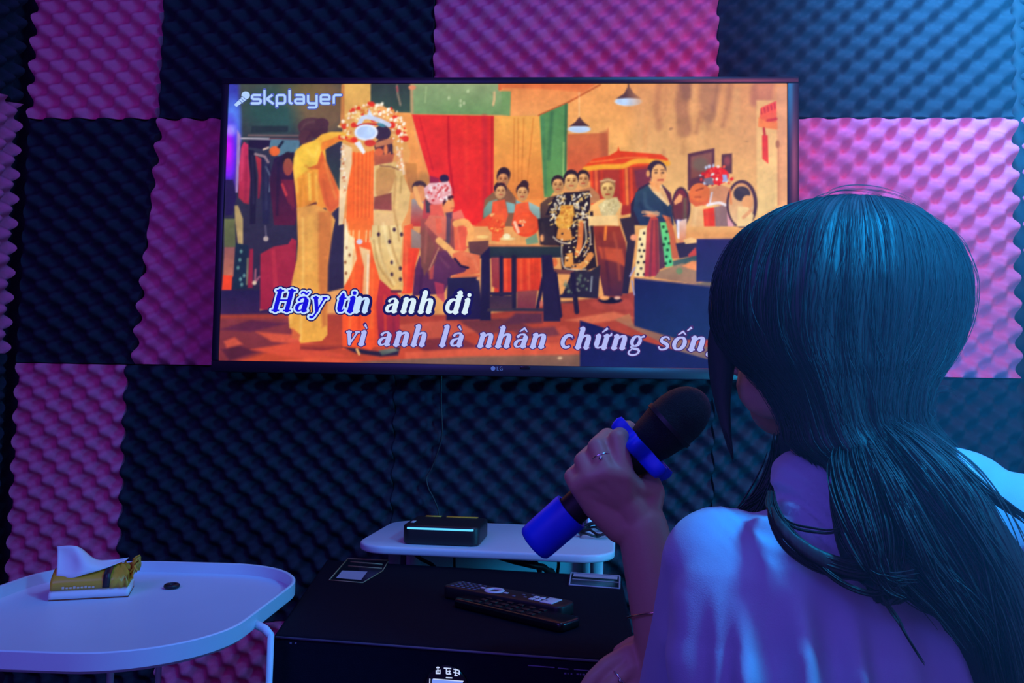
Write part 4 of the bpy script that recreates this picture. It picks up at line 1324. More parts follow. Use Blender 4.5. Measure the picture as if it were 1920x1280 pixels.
def n_arch(x0, x1):
    return [(x0, .66, .10), (x0 + .10, .82, .12), (x0 + .24, .92, .16), (x1 - .06, .90, .22), (x1, .72, ST), (x1, .06, ST)]


A_ = [[(.78, .72, ST), (.76, .08, ST)], serif(.70, 1.02, .05), [(.18, .74, .20), (.26, .88, .15), (.44, .95, .12), (.64, .92, .18), (.77, .74, .26)],
      [(.74, .58, .10), (.48, .55, .12), (.24, .44, .20), (.17, .25, .25), (.24, .08, .18), (.42, .04, .12), (.62, .12, .11), (.76, .28, .10)]]
O_ = [arc(.50, .49, .36, .44, 90, 270, .12, wm=.28, n=13), arc(.50, .49, .36, .44, -90, 90, .12, wm=.28, n=13)]
N_ = [stem(.26, .05, .92), serif(.02, .30, .93), serif(.04, .52, .05), n_arch(.36, .88), serif(.68, 1.12, .05)]
I_ = [stem(.28, .05, .92), serif(.03, .32, .93), serif(.04, .54, .05)]
U_ = [stem(.26, .92, .30), serif(.02, .30, .93), [(.26, .34, ST), (.30, .14, .22), (.46, .06, .14), (.66, .12, .11), (.80, .30, .10)], stem(.88, .05, .92), serif(.62, .92, .93), serif(.84, 1.12, .05)]
GLYPH = {
    'H': (1.72, [stem(.38, .05, 1.40, .30), stem(1.30, .05, 1.40, .30), serif(.08, .70, .05), serif(.08, .70, 1.40), serif(1.0, 1.62, .05), serif(1.0, 1.62, 1.40), [(.38, .74, .12), (1.30, .74, .12)]]),
    'a': (1.10, A_),
    'ã': (1.10, A_ + [[(.22, 1.18, .10), (.34, 1.30, .13), (.50, 1.26, .14), (.66, 1.18, .13), (.82, 1.32, .09)]]),
    'à': (1.10, A_ + [[(.36, 1.48, .18), (.62, 1.18, .08)]]),
    'â': (1.10, A_ + [[(.22, 1.14, .08), (.50, 1.40, .14), (.78, 1.14, .08)]]),
    'y': (1.12, [[(.24, .92, .28), (.56, .06, .24)], [(.92, .92, .12), (.66, .26, .12), (.46, -.24, .13), (.30, -.40, .15), (.14, -.36, .18)], serif(.0, .46, .93), serif(.74, 1.14, .93)]),
    'v': (1.05, [[(.24, .92, .28), (.52, .06, .22)], [(.90, .92, .12), (.52, .04, .12)], serif(.0, .46, .93), serif(.72, 1.10, .93)]),
    't': (.74, [[(.30, 1.26, .12), (.30, .94, ST), (.30, .22, ST), (.38, .08, .18), (.54, .06, .12), (.66, .18, .09)], [(.04, .92, .10), (.64, .92, .10)]]),
    'i': (.66, I_ + [[(.28, 1.28, .28), (.285, 1.28, .28)]]),
    'ì': (.66, I_ + [[(.14, 1.50, .18), (.40, 1.20, .08)]]),
    'n': (1.20, N_),
    'h': (1.20, [stem(.26, .05, 1.42), serif(.02, .30, 1.44), serif(.04, .52, .05), n_arch(.36, .88), serif(.68, 1.12, .05)]),
    'l': (.66, [stem(.28, .05, 1.42), serif(.03, .32, 1.44), serif(.04, .54, .05)]),
    'đ': (1.18, [arc(.50, .49, .36, .44, 60, 300, .12, wm=.28, n=13), stem(.88, .05, 1.42), serif(.62, .92, 1.44), serif(.84, 1.14, .05), [(.56, 1.20, .10), (1.16, 1.20, .10)]]),
    'c': (1.00, [arc(.52, .49, .37, .44, 50, 310, .12, wm=.29, n=15), [(.76, .76, .22), (.77, .78, .22)]]),
    'u': (1.20, U_),
    'ứ': (1.24, U_ + [[(.98, .92, .12), (1.16, 1.00, .15), (1.14, 1.16, .10)], [(.44, 1.18, .08), (.76, 1.50, .18)]]),
    'g': (1.08, [arc(.44, .58, .30, .36, 90, 270, .11, wm=.25, n=11), arc(.44, .58, .30, .36, -90, 90, .11, wm=.25, n=11), [(.70, .86, .10), (.98, .96, .16)],
                 [(.26, .24, .10), (.20, .12, .13), (.40, .04, .16), (.74, -.02, .18), (.88, -.18, .16), (.74, -.38, .12), (.42, -.44, .12), (.16, -.34, .13), (.14, -.16, .11), (.30, -.02, .09)]]),
    's': (.92, [[(.76, .74, .12), (.64, .90, .12), (.42, .95, .12), (.22, .82, .18), (.26, .62, .22), (.50, .50, .24), (.74, .36, .22), (.76, .16, .18), (.54, .03, .12), (.30, .05, .12), (.14, .24, .12)]]),
    'ố': (1.06, O_ + [[(.22, 1.12, .08), (.50, 1.36, .14), (.78, 1.12, .08)], [(.78, 1.42, .08), (1.02, 1.68, .17)]]),
    ' ': (.62, []),
}


def text_width(s, gap):
    return sum(GLYPH[ch][0] + gap for ch in s) - gap


def stroke_mesh(mb, stroke, grow, put, y):
    """one pen stroke as a flat ribbon with round joints; put(x, y) -> point on the screen"""
    st = np.array(stroke, float)
    if len(st) > 3:
        st = smooth_path(st, len(st) * 3)
    P2 = np.array([put(a, b) for a, b in st[:, :2]])
    sc = np.linalg.norm(put(0, 1) - put(0, 0))
    W = (st[:, 2] / 2) * sc + grow
    for i in range(len(P2)):
        if i + 1 < len(P2):
            d = P2[i + 1] - P2[i]
            L = np.linalg.norm(d)
            if L > 1e-9:
                nrm = np.array([-d[1], d[0]]) / L
                q = [P2[i] + nrm * W[i], P2[i] - nrm * W[i], P2[i + 1] - nrm * W[i + 1], P2[i + 1] + nrm * W[i + 1]]
                mb.add([(a, y, b) for a, b in q], [(0, 1, 2, 3)])
        if grow > 0 or 0 < i < len(P2) - 1 or st[i, 2] > .28 or len(P2) == 2 and st[0, 2] > .275:
            t = np.linspace(0, 2 * PI, 11)[:-1]
            mb.add([(P2[i][0] + W[i] * math.cos(a), y, P2[i][1] + W[i] * math.sin(a)) for a in t], [tuple(range(10))])


def lyric(name, s, x0, y0, x1, y1, xh, color_mat, edge_mat, grow, gap=.13, slant=.30, layer=0.0006, inner=None):
    """writes s along the baseline (x0, y0)-(x1, y1) given in picture coordinates, x-height xh"""
    w = text_width(s, gap)
    sx = (x1 - x0) / w

    def to_plane(px, py):
        q = at(px, py, TV_Y)
        return np.array([q[0], q[2]])
    adv = 0.0
    mbs = [MB(), MB(), MB()]
    gs = [grow, inner if inner else 0, 0]
    for ch in s:
        ax, strokes = GLYPH[ch]

        def put(a, b, adv=adv):
            u = (adv + a + slant * b) * sx
            k = u / (x1 - x0)
            return to_plane(x0 + u, y0 + (y1 - y0) * k - b * xh)
        unit = np.linalg.norm(to_plane(1, 0) - to_plane(0, 0))
        for stx in strokes:
            stroke_mesh(mbs[0], stx, grow * unit, put, TV_Y - layer)
            if inner:
                stroke_mesh(mbs[1], stx, inner * unit, put, TV_Y - layer - 0.0004)
            stroke_mesh(mbs[2], stx, 0, put, TV_Y - layer - 0.0008)
        adv += ax + gap
    o = mbs[2].build(name, color_mat, screen, smooth=False)
    mbs[0].build('outline', edge_mat, screen, smooth=False)
    if inner:
        mbs[1].build('outline', inner_white, screen, smooth=False)
    return o


NAVY_TXT = emitter('navy_letter_edge', srgb(28, 26, 96))
inner_white = emitter('pale_letter_edge', srgb(196, 224, 255))
BLUE_TXT = emitter('blue_letters', srgb(24, 20, 220))
WHITE_TXT = emitter('white_letters', srgb(220, 240, 250))
PALE_TXT = emitter('pale_letters', srgb(178, 186, 246))
DIM_EDGE = emitter('dim_letter_edge', srgb(70, 44, 110))
lyric('lyric_text', 'Hãy ti', 507, 583, 665, 584.5, 27.5, BLUE_TXT, NAVY_TXT, 5.4, inner=3.0, gap=.14)
lyric('lyric_text', 'n', 662, 584.5, 691, 585, 27.5, inner_white, NAVY_TXT, 5.0, gap=.12)
lyric('lyric_text', 'anh đi', 720, 585, 880, 587, 26.5, WHITE_TXT, NAVY_TXT, 4.6, gap=.16)
lyric('lyric_text', 'vì', 643, 646, 686, 646.5, 25.5, PALE_TXT, DIM_EDGE, 1.6, gap=.14)
lyric('lyric_text', 'anh', 706, 647, 798, 648, 25.5, PALE_TXT, DIM_EDGE, 1.6, gap=.14)
lyric('lyric_text', 'là', 822, 648.5, 868, 649, 25.5, PALE_TXT, DIM_EDGE, 1.6, gap=.14)
lyric('lyric_text', 'nhân', 893, 650, 1022, 651.5, 25.5, PALE_TXT, DIM_EDGE, 1.6, gap=.14)
lyric('lyric_text', 'chứng', 1048, 652, 1204, 654.5, 25.5, PALE_TXT, DIM_EDGE, 1.6, gap=.14)
lyric('lyric_text', 'sống', 1229, 655.5, 1352, 657.5, 25.5, PALE_TXT, DIM_EDGE, 1.6, gap=.14)

# the player's logo: square-cut letters and a slanted microphone
LOGO = {
    's': (1.0, [[(.92, .92), (.22, .92), (.10, .80), (.10, .62), (.22, .50), (.78, .50), (.90, .40), (.90, .20), (.78, .08), (.06, .08)]]),
    'k': (1.0, [[(.12, 1.42), (.12, .04)], [(.86, .94), (.34, .52), (.90, .06)]]),
    'p': (1.05, [[(.12, -.28), (.12, .76), (.26, .92), (.78, .92), (.90, .78), (.90, .22), (.78, .08), (.22, .08)]]),
    'l': (.42, [[(.12, 1.42), (.12, .22), (.24, .08), (.34, .08)]]),
    'a': (1.05, [[(.14, .92), (.78, .92), (.90, .80), (.90, .08), (.22, .08), (.10, .20), (.10, .40), (.22, .50), (.88, .50)]]),
    'y': (1.05, [[(.10, .94), (.10, .22), (.24, .08), (.90, .08)], [(.90, .94), (.90, -.22), (.78, -.34), (.16, -.34)]]),
    'e': (1.05, [[(.14, .48), (.90, .48), (.90, .78), (.78, .92), (.22, .92), (.10, .80), (.10, .20), (.22, .08), (.88, .08)]]),
    'r': (.86, [[(.12, .04), (.12, .78), (.24, .92), (.80, .92)]]),
}
LOGO_TXT = emitter('logo_letters', srgb(176, 208, 252))
LOGO_EDGE = emitter('logo_letter_edge', srgb(84, 100, 190))
mb, me2 = MB(), MB()
adv = 0.0
tot = sum(LOGO[ch][0] + .14 for ch in 'skplayer') - .14
unit = np.linalg.norm(at(501, 190, TV_Y) - at(500, 190, TV_Y))
for ch in 'skplayer':
    ax, sts = LOGO[ch]

    def put(a, b, adv=adv):
        q = at(471 + (adv + a) * 170 / tot, 195.5 - b * 18.5, TV_Y)
        return np.array([q[0], q[2]])
    for s_ in sts:
        for (q0, q1) in zip(s_[:-1], s_[1:]):
            stroke_mesh(mb, [(q0[0], q0[1], .235), (q1[0], q1[1], .235)], 0, put, TV_Y - .0012)
            stroke_mesh(mb, [(q1[0], q1[1], .285), (q1[0] + .001, q1[1], .285)], -.04 * 18.5 * unit, put, TV_Y - .0012)
            stroke_mesh(me2, [(q0[0], q0[1], .26), (q1[0], q1[1], .26)], 1.3 * unit, put, TV_Y - .0007)
    adv += ax + .14


def sp(px, py, off=.0012):
    q = at(px, py, TV_Y)
    return (q[0], TV_Y - off, q[2])


mb.add([sp(439, 197), (sp(444, 200.5)), sp(463, 187), sp(456, 180)], [(0, 1, 2, 3)])
t = np.linspace(0, 2 * PI, 21)[:-1]
mb.add([sp(461 + 8 * math.cos(a), 179 + 7.4 * math.sin(a)) for a in t], [tuple(range(20))])
for k in range(3):
    x, y = 452 + k * 3.4, 192.5 - k * 3.4
    me2.add([sp(x - 5, y - 5, .0016), sp(x - 4.2, y - 5.6, .0016), sp(x + 4.8, y + 2.2, .0016), sp(x + 4, y + 3, .0016)], [(0, 1, 2, 3)])
mb.build('player_logo', LOGO_TXT, screen, smooth=False)
me2.build('outline', LOGO_EDGE, screen, smooth=False)

# maker's mark on the lower rim
mb = MB()


def bz(px, py):
    q = at(px, py, TV_Y - .0045)
    return np.array([q[0], q[2]])


cx, cz = bz(924.5, 690.5)
t = np.linspace(0, 2 * PI, 25)[:-1]
mb.add([(cx + .0042 * math.cos(a), TV_Y - .0045, cz + .0042 * math.sin(a)) for a in t], [tuple(range(24))])
for s_ in ([(932, 687), (932, 694), (935.5, 694)], [(942, 688), (939, 687), (937, 690.5), (939, 694), (942, 693.5), (942, 691), (940, 691)]):
    pts = [np.array([bz(*q)[0], TV_Y - .0046, bz(*q)[1]]) for q in s_]
    mb.add(*tube(pts, .0006, 5))
mb.build('maker_logo', GREYLABEL, tv, smooth=False)

# ------------------------------------------------------------------ thin cable down the wall under the television
pts = [at(828, 690, 1.575), at(827, 740, 1.578), at(828, 775, 1.578), at(829, 810, 1.580), at(823, 840, 1.582), at(808, 880, 1.582), at(800, 895, 1.580), at(803, 915, 1.578), at(812, 932, 1.580), at(822, 958, 1.583), at(826, 1000, 1.585)]
o = MB().add(*tube(smooth_path(pts, 60), 0.0019, 6)).build('cable', BLACK_PLASTIC)
tag(o, 'thin black cable hanging down the foam wall under the television', 'cable')

# ------------------------------------------------------------------ karaoke cabinet
CZ = 0.72
FL, FR, BR, BL = np.array([-.312, .935]), np.array([.092, .885]), np.array([.105, 1.285]), np.array([-.365, 1.345])
cab = empty('karaoke_cabinet', (np.mean([FL[0], FR[0], BR[0], BL[0]]), 1.11, 0), 'large black karaoke cabinet with a lit round display on its front', 'karaoke machine')
v, f = prism([tuple(FL), tuple(FR), tuple(BR), tuple(BL)], 0.0, CZ, 0.006)
MB().add(v, f).build('case', CABINET, cab, sharp=35)
fx_, fn = (FR - FL) / np.linalg.norm(FR - FL), None
fn = np.array([fx_[1], -fx_[0]])          # outward, towards the camera


def fr(px, py, off=0.0):
    """a point of the cabinet's front face, off metres proud of it"""
    d = ray(px, py)
    o2 = FL + fn * off
    k = np.dot(o2 - EYE[:2], fn) / np.dot(d[:2], fn)
    return EYE + d * k


def quad_on(mb, pts):
    mb.add(pts, [tuple(range(len(pts)))])


# pale trim along the front top edge
a, b = np.array([*FL, CZ]), np.array([*FR, CZ])
mb = MB().add(*tube([a + [.004, -.001, -.002], a * .5 + b * .5 + [0, -.001, -.002], b + [-.004, -.001, -.002]], .0013, 8))
mb.build('edge_trim', LINEGREY, cab)
# round control display
c0 = fr(838, 1288, 0.0)
ax = np.array([fx_[0], fx_[1], 0.0])
nz = np.array([fn[0], fn[1], 0.0])
mb = MB().add(*lathe([(-.002, .024), (.003, .024), (.0042, .0228), (.0042, .001)], c0, nz, 48))
disp = mb.build('display', GLOSS_BLACK, cab, sharp=40)
GLOW_WHITE = emitter('display_white', srgb(200, 214, 255))
GLOW_BLUE = emitter('display_blue', srgb(120, 150, 245))


def strip(mb, px0, py0, px1, py1, w, off=.0048):
    p, q = fr(px0, py0, off), fr(px1, py1, off)
    u = (q - p) / np.linalg.norm(q - p)
    n = np.cross(u, nz) * w / 2
    mb.add([p - n, p + n, q + n, q - n], [(0, 1, 2, 3)])


mb = MB()
for (x0, y0, x1, y1) in ((818, 1251, 824, 1251), (821, 1249, 821, 1262), (817, 1257, 826, 1257), (818, 1262, 826, 1262), (818, 1256, 818, 1263), (825, 1255, 825, 1263),
                         (832, 1252, 846, 1253), (837, 1252, 837, 1263), (837, 1263, 846, 1263), (843, 1256, 843, 1263), (837, 1258, 845, 1258),
                         (850, 1254, 860, 1256), (855, 1253, 854, 1264), (850, 1260, 861, 1262), (852, 1266, 858, 1266), (861, 1256, 861, 1265), (836, 1270, 848, 1270.6)):
    strip(mb, x0, y0, x1, y1, .0012)
mb.build('icons', GLOW_WHITE, disp, smooth=False)
mb = MB()
quad_on(mb, [fr(810, 1272.5, .0047), fr(868, 1277, .0047), fr(866, 1312, .0047), fr(808, 1308, .0047)])
mb.build('lit_panel', GLOW_BLUE, disp, smooth=False)
mb = MB()
strip(mb, 806, 1272, 805, 1300, .0012)
strip(mb, 812, 1272.6, 869, 1277, .0010)
mb.build('lit_border', GLOW_WHITE, disp, smooth=False)
# faint printed lines right and left of the display
PRINT = material('panel_print', (0.16, 0.15, 0.24), 0.5, noise=.05)
mb = MB()
for (x0, y0, x1, y1) in ((990, 1247, 1040, 1251), (1046, 1252, 1066, 1254), (1076, 1254.5, 1110, 1257.5)):
    strip(mb, x0, y0, x1, y1, .0011, .0006)
for (x0, x1) in ((1058, 1062), (1064, 1066), (1070, 1073), (1081, 1085), (1087, 1090), (1092, 1097), (1099, 1103)):
    strip(mb, x0, 1262 + (x0 - 1058) * .06, x1, 1262 + (x1 - 1058) * .06, .0017, .0006)
for (x0, x1) in ((543, 547), (553, 556)):
    strip(mb, x0, 1205, x1, 1205.5, .0022, .0006)
mb.build('front_print', PRINT, cab, smooth=False)


def top(px, py, z=CZ + .0006):
    return on(px, py, z)


# two stickers on the lid (the square code of the left one is left out)
mb = MB()
P5 = [(617, 1087), (652, 1047), (729, 1050), (717, 1070), (680, 1092)]
quad_on(mb, [top(*q) for q in P5])
st1 = mb.build('sticker', GLOSS_BLACK, cab, smooth=False)
tag(st1, 'gold-edged black sticker with a pale square')
mb = MB()
ring = P5 + [P5[0]]
for q0, q1 in zip(ring[:-1], ring[1:]):
    mb.add(*tube([top(*q0, CZ + .0008), top(*q1, CZ + .0008)], .0008, 5))
for q0, q1 in (((657, 1052.5), (717, 1057.5)), ((653, 1060.5), (716, 1065))):
    mb.add(*tube([top(*q0, CZ + .0008), top(*q1, CZ + .0008)], .0007, 5))
mb.build('gold_border', GOLD, st1)
mb = MB()
quad_on(mb, [top(642, 1069, CZ + .001), top(689, 1071, CZ + .001), top(677, 1087, CZ + .001), top(630, 1083, CZ + .001)])
mb.build('pale_square', GREYLABEL, st1, smooth=False)
mb = MB()
R4 = [(1071, 1073.5), (1162, 1080), (1161.5, 1103), (1067.5, 1096)]
quad_on(mb, [top(*q) for q in R4])
st2 = mb.build('sticker', GLOSS_BLACK, cab, smooth=False)
tag(st2, 'black sticker with a white border')
mb = MB()
for q0, q1 in zip(R4, R4[1:] + R4[:1]):
    mb.add(*tube([top(*q0, CZ + .0008), top(*q1, CZ + .0008)], .0012, 5))
mb.add(*tube([top(1073, 1085, CZ + .0008), top(1160, 1091.5, CZ + .0008)], .0007, 5))
quad_on(mb, [top(1076, 1074.5, CZ + .001), top(1158, 1080.5, CZ + .001), top(1157.5, 1086, CZ + .001), top(1074.5, 1080, CZ + .001)])
mb.build('white_border', GREYLABEL, st2, smooth=False)


# ------------------------------------------------------------------ remote controls on the lid
def slab(p_left, p_right, width, h, z, r):
    """flat rounded bar between two points"""
    a, b = np.array(p_left[:2]), np.array(p_right[:2])
    c = (a + b) / 2
    L = np.linalg.norm(b - a)
    rot = math.atan2(b[1] - a[1], b[0] - a[0])
    return prism(rounded_rect(c[0], c[1], L, width, r, rot, 6), z, z + h, min(h * .3, .003)), c, rot, L


(vf), c1, rot1, L1 = slab(on(868, 1132, CZ), on(1072, 1181, CZ), .042, .011, CZ + .0003, .008)
r2 = empty('remote_control', (c1[0], c1[1], CZ), 'plain glossy black remote control lying nearest the front of the cabinet', 'remote control', 'remote controls on the cabinet')
MB().add(*vf).build('body', GLOSS_BLACK, r2, sharp=40)
d1 = np.array([math.cos(rot1), math.sin(rot1)])
n1 = np.array([-d1[1], d1[0]])
mb = MB()
for i in range(6):
    for j in (-1, 0, 1):
        p = c1 + d1 * (-.05 + i * .017) + n1 * (j * .012)
        mb.add(*box((p[0], p[1], CZ + .0118), (.009, .007, .0014), rot1, .0005, 2))
mb.build('keys', BLACK_PLASTIC, r2)
zt = CZ + .017
(vf), c2, rot2, L2 = slab(on(845, 1091, zt), on(1066, 1131, zt), .040, .016, CZ + .0003, .010)
d2 = np.array([math.cos(rot2), math.sin(rot2)])
n2 = np.array([-d2[1], d2[0]])
r1 = empty('remote_control', (c2[0], c2[1], CZ), 'black remote control with white ring and white keys, behind the plain one', 'remote control', 'remote controls on the cabinet')
MB().add(*vf).build('body', BLACK_PLASTIC, r1, sharp=40)
zk = CZ + .0165


def along(u, w):
    p = c2 + d2 * u + n2 * w
    return (p[0], p[1], zk)


ku = np.dot(on(941, 1102, zk)[:2] - c2, d2)
GREYKEY = material('grey_keys', (0.13, 0.15, 0.22), .5, noise=.05)
spots = [(-L2 / 2 + .012 + i * .0092, (j - 1.5) * .0082, .0045, .0038) for i in range(5) for j in range(4)]
spots += [(ku + du, w, .004, .0035) for (du, w) in ((.036, -.009), (.043, .004), (.050, -.004), (.053, .010))]
for (u, w, sx_, sy_) in spots:
    MB().add(*box(along(u, w), (sx_, sy_, .0012), rot2, .0005, 2)).build('number_key', GREYKEY, r1)
mb = MB()
NS = 40
vs, fs = [], []
for i in range(NS):
    a = 2 * PI * i / NS
    for (r, z) in ((.0065, 0), (.0065, .0014), (.0128, .0014), (.0135, 0)):
        p = along(ku + r * math.cos(a), r * math.sin(a))
        vs.append((p[0], p[1], zk - .0004 + z))
for i in range(NS):
    j = (i + 1) % NS
    for k in range(3):
        fs.append((i * 4 + k, j * 4 + k, j * 4 + k + 1, i * 4 + k + 1))
mb.add(vs, fs)
mb.build('ring_key', WHITE_PLASTIC, r1)
for du in (-.0195, .0195):
    MB().add(*box(along(ku + du, 0.002 * (-1 if du > 0 else 1)), (.006, .0045, .0014), rot2, .0006, 2)).build('white_key', WHITE_PLASTIC, r1)
for k, du in enumerate((.062, .071)):
    for w in (-.007, .004):
        MB().add(*box(along(ku + du, w), (.0072, .008, .0016), rot2, .001, 2)).build('white_key', WHITE_PLASTIC, r1)
kl = MB().add(*box(along(ku + .0865, -.001), (.018, .026, .0016), rot2, .0007, 2)).build('white_label', WHITE_PLASTIC, r1)
mb = MB()
pp = [np.array(along(ku + .0865 + .006 * math.cos(a), -.001 + .006 * math.sin(a))) + [0, 0, .0010] for a in np.linspace(.6 * PI, 1.5 * PI, 9)]
mb.add(*tube(pp, .0007, 5))
mb.build('printed_arc', GREYLABEL, kl)

# ------------------------------------------------------------------ white shelf table behind the cabinet
SZ = 0.748
srot = math.radians(-4.5)
sh = empty('shelf_table', (-.10, 1.44, 0), 'narrow white shelf table against the wall behind the cabinet', 'side table')
v, f = prism(rounded_rect(-.102, 1.440, .415, .268, .055, srot, 10), SZ - .013, SZ, .004)
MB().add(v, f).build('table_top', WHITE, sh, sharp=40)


def sl(u, w):
    return np.array([-.102 + u * math.cos(srot) - w * math.sin(srot), 1.440 + u * math.sin(srot) + w * math.cos(srot)])


for (u, w) in ((-.165, -.03), (.178, -.02), (-.16, .10), (.16, .10)):
    p = sl(u, w)
    tap = -.006 if u > 0 else .006
    MB().add(*tube([(p[0] + tap, p[1], 0.0), (p[0] + tap * .3, p[1], .45), (p[0], p[1], SZ - .012)], [.0065, .0085, .011], 12)).build('leg', WHITE, sh)
p = sl(0, .112)
MB().add(*box((p[0], p[1], SZ - .075), (.36, .008, .11), srot, .002)).build('back_board', WHITE, sh, sharp=40)

# dark leads hanging under the shelf
leads = []
for pts, r, lab in (([(775, 1036, 1.40), (790, 1048, 1.40), (812, 1060, 1.41), (822, 1080, 1.42), (824, 1120, 1.43)], .0032, 'short dark lead at the left end under the white shelf'),
                    ([(915, 1036, 1.37), (960, 1050, 1.37), (1000, 1060, 1.38), (1025, 1068, 1.40), (1040, 1110, 1.42)], .0055, 'thick dark lead sloping under the white shelf'),
                    ([(985, 1040, 1.40), (1000, 1052, 1.39), (1010, 1066, 1.40), (1012, 1110, 1.42)], .0042, 'dark lead dropping under the middle of the white shelf'),
                    ([(1046, 1040, 1.44), (1047, 1060, 1.45), (1044, 1110, 1.46)], .0028, 'thin dark lead hanging near the right leg of the shelf'),
                    ([(852, 1034, 1.46), (852, 1058, 1.46), (853, 1110, 1.47)], .0024, 'thin dark lead hanging below the set-top box')):
    w3 = [at(*q) for q in pts]
    w3 = w3 + [w3[-1] * np.array([1, 1, 0]) + [0, 0, .40], w3[-1] * np.array([1, 1, 0]) + [0, 0, .004]]
    o = MB().add(*tube(smooth_path(w3, 44), r, 8)).build('power_cord', BLACK_PLASTIC)
    tag(o, lab, 'cable', 'dark leads under the white shelf')

# ------------------------------------------------------------------ set-top box with a lit strip
bx = np.array([-.176, 1.388])
brot = math.radians(-4.0)
stb = empty('set_top_box', (bx[0], bx[1], SZ), 'black set-top box with a glowing cyan strip on the white shelf', 'set-top box')
v, f = prism(rounded_rect(bx[0], bx[1], .125, .105, .014, brot, 8), SZ + .0005, SZ + .031, .0045, 4)
MB().add(v, f).build('body', BLACK_PLASTIC, stb, sharp=40)


def bl_(u, w, z):
    return (bx[0] + u * math.cos(brot) - w * math.sin(brot), bx[1] + u * math.sin(brot) + w * math.cos(brot), SZ + z)


CYAN = emitter('cyan_strip', srgb(90, 200, 255), 1.3)
MB().add(*tube([bl_(-.0535, -.0515, .0262), bl_(-.050, -.0530, .0262), bl_(.050, -.0530, .0262), bl_(.0535, -.0515, .0262)], .0016, 8)).build('light_strip', CYAN, stb)
mb = MB()
mb.add(*box(bl_(-.032, .046, .0310), (.027, .010, .0016), brot, .0004, 1))
mb.add(*box(bl_(.018, .046, .0310), (.054, .010, .0016), brot, .0004, 1))
mb.build('yellow_label', YELLOW, stb)
MB().add(*box(bl_(-.052, -.018, .0312), (.006, .016, .0008), brot, .0002, 1)).build('white_mark', WHITE_PLASTIC, stb)

# ------------------------------------------------------------------ small white plug with its looped lead
k0 = on(1118, 1003, SZ)
co = empty('charger_lead', (k0[0], k0[1], SZ), 'looped dark lead and small white plug on the right end of the white shelf', 'cable')
pts = []
for k in range(60):
    a = 2 * PI * k / 24
    r = .030 + .006 * math.sin(k * .9)
    pts.append((k0[0] + r * math.cos(a) * 1.05, k0[1] + r * math.sin(a) * 1.4, SZ + .004 + .004 * (k / 24) + .003 * math.sin(k * 1.3)))
MB().add(*tube(smooth_path(pts, 140), .0022, 7)).build('lead', BLACK_PLASTIC, co)
pk = on(1107, 984, SZ)
MB().add(*box((pk[0], pk[1] - .012, SZ + .011), (.016, .014, .022), .3, .003)).build('plug', WHITE_PLASTIC, co)

# ------------------------------------------------------------------ tray table on the left
TZ = 0.748
tray = empty('tray_table', (-.50, .965, 0), 'white tray table with a raised rim at the lower left', 'side table')
outer = rounded_rect(-.503, .967, .352, .402, .125, 0.0, 14)
vs, fs = [], []
prof = [(-.004, -.0205), (.0, -.017), (.0, -.001), (-.0012, .0), (-.0034, .0), (-.0046, -.001), (-.0055, -.0145), (-.009, -.0165)]
N = len(outer)
O2 = np.array(outer)
C2 = O2.mean(0)
nr = []
for i in range(N):
    t_ = O2[(i + 1) % N] - O2[i - 1]
    t_ /= np.linalg.norm(t_)
    nr.append((t_[1], -t_[0]))
nr = np.array(nr)
for (o_, z_) in prof:
    q = O2 + nr * o_
    vs.append(np.c_[q, np.full(N, TZ + z_)])
V = np.concatenate(vs)
for k in range(len(prof) - 1):
    for i in range(N):
        j = (i + 1) % N
        fs.append((k * N + i, k * N + j, (k + 1) * N + j, (k + 1) * N + i))
fs.append(tuple((len(prof) - 1) * N + i for i in range(N)))
fs.append(tuple(range(N))[::-1])
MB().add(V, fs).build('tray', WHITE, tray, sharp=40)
legs = []
pl = at(508, 1190, .905)
for (a3, b3) in (((pl[0], .905), (pl[0] - .004, .905)),
                 (tuple(at(207, 1262, .86)[:2]), tuple(at(207, 1262, .86)[:2])),
                 (tuple(at(297, 1262, 1.02)[:2]), tuple(at(297, 1262, 1.02)[:2]))):
    MB().add(*tube([(b3[0], b3[1], 0.0), ((a3[0] + b3[0]) / 2, a3[1], .4), (a3[0], a3[1], TZ - .019)], .0036, 12)).build('leg', WHITE, tray)
MB().add(*tube([(pl[0], .905, TZ - .020), (pl[0] - .010, .915, TZ - .016), (-.335, .93, TZ - .013)], [.0040, .0045, .005], 10)).build('leg_bracket', WHITE, tray)
MB().add(*tube([np.array([*at(207, 1262, .86)[:2], .05]), np.array([*at(297, 1262, 1.02)[:2], .05])], .005, 8)).build('foot_bar', WHITE, tray)

# ------------------------------------------------------------------ tissue pack
TF = TZ - .0163
tp0, tp1 = on(90, 1127, TF), on(240, 1119, TF)
tdir = (tp1 - tp0)[:2]
TL = np.linalg.norm(tdir)
trot = math.atan2(tdir[1], tdir[0])
td, tn = tdir / TL, np.array([-tdir[1], tdir[0]]) / TL
tp = empty('tissue_pack', ((tp0[0] + tp1[0]) / 2, (tp0[1] + tp1[1]) / 2, TF), 'yellow soft pack of tissues, one pulled up, on the white tray', 'tissues')


def tl_(u, w, z):
    p = tp0[:2] + td * u + tn * w
    return np.array([p[0], p[1], TF + z])


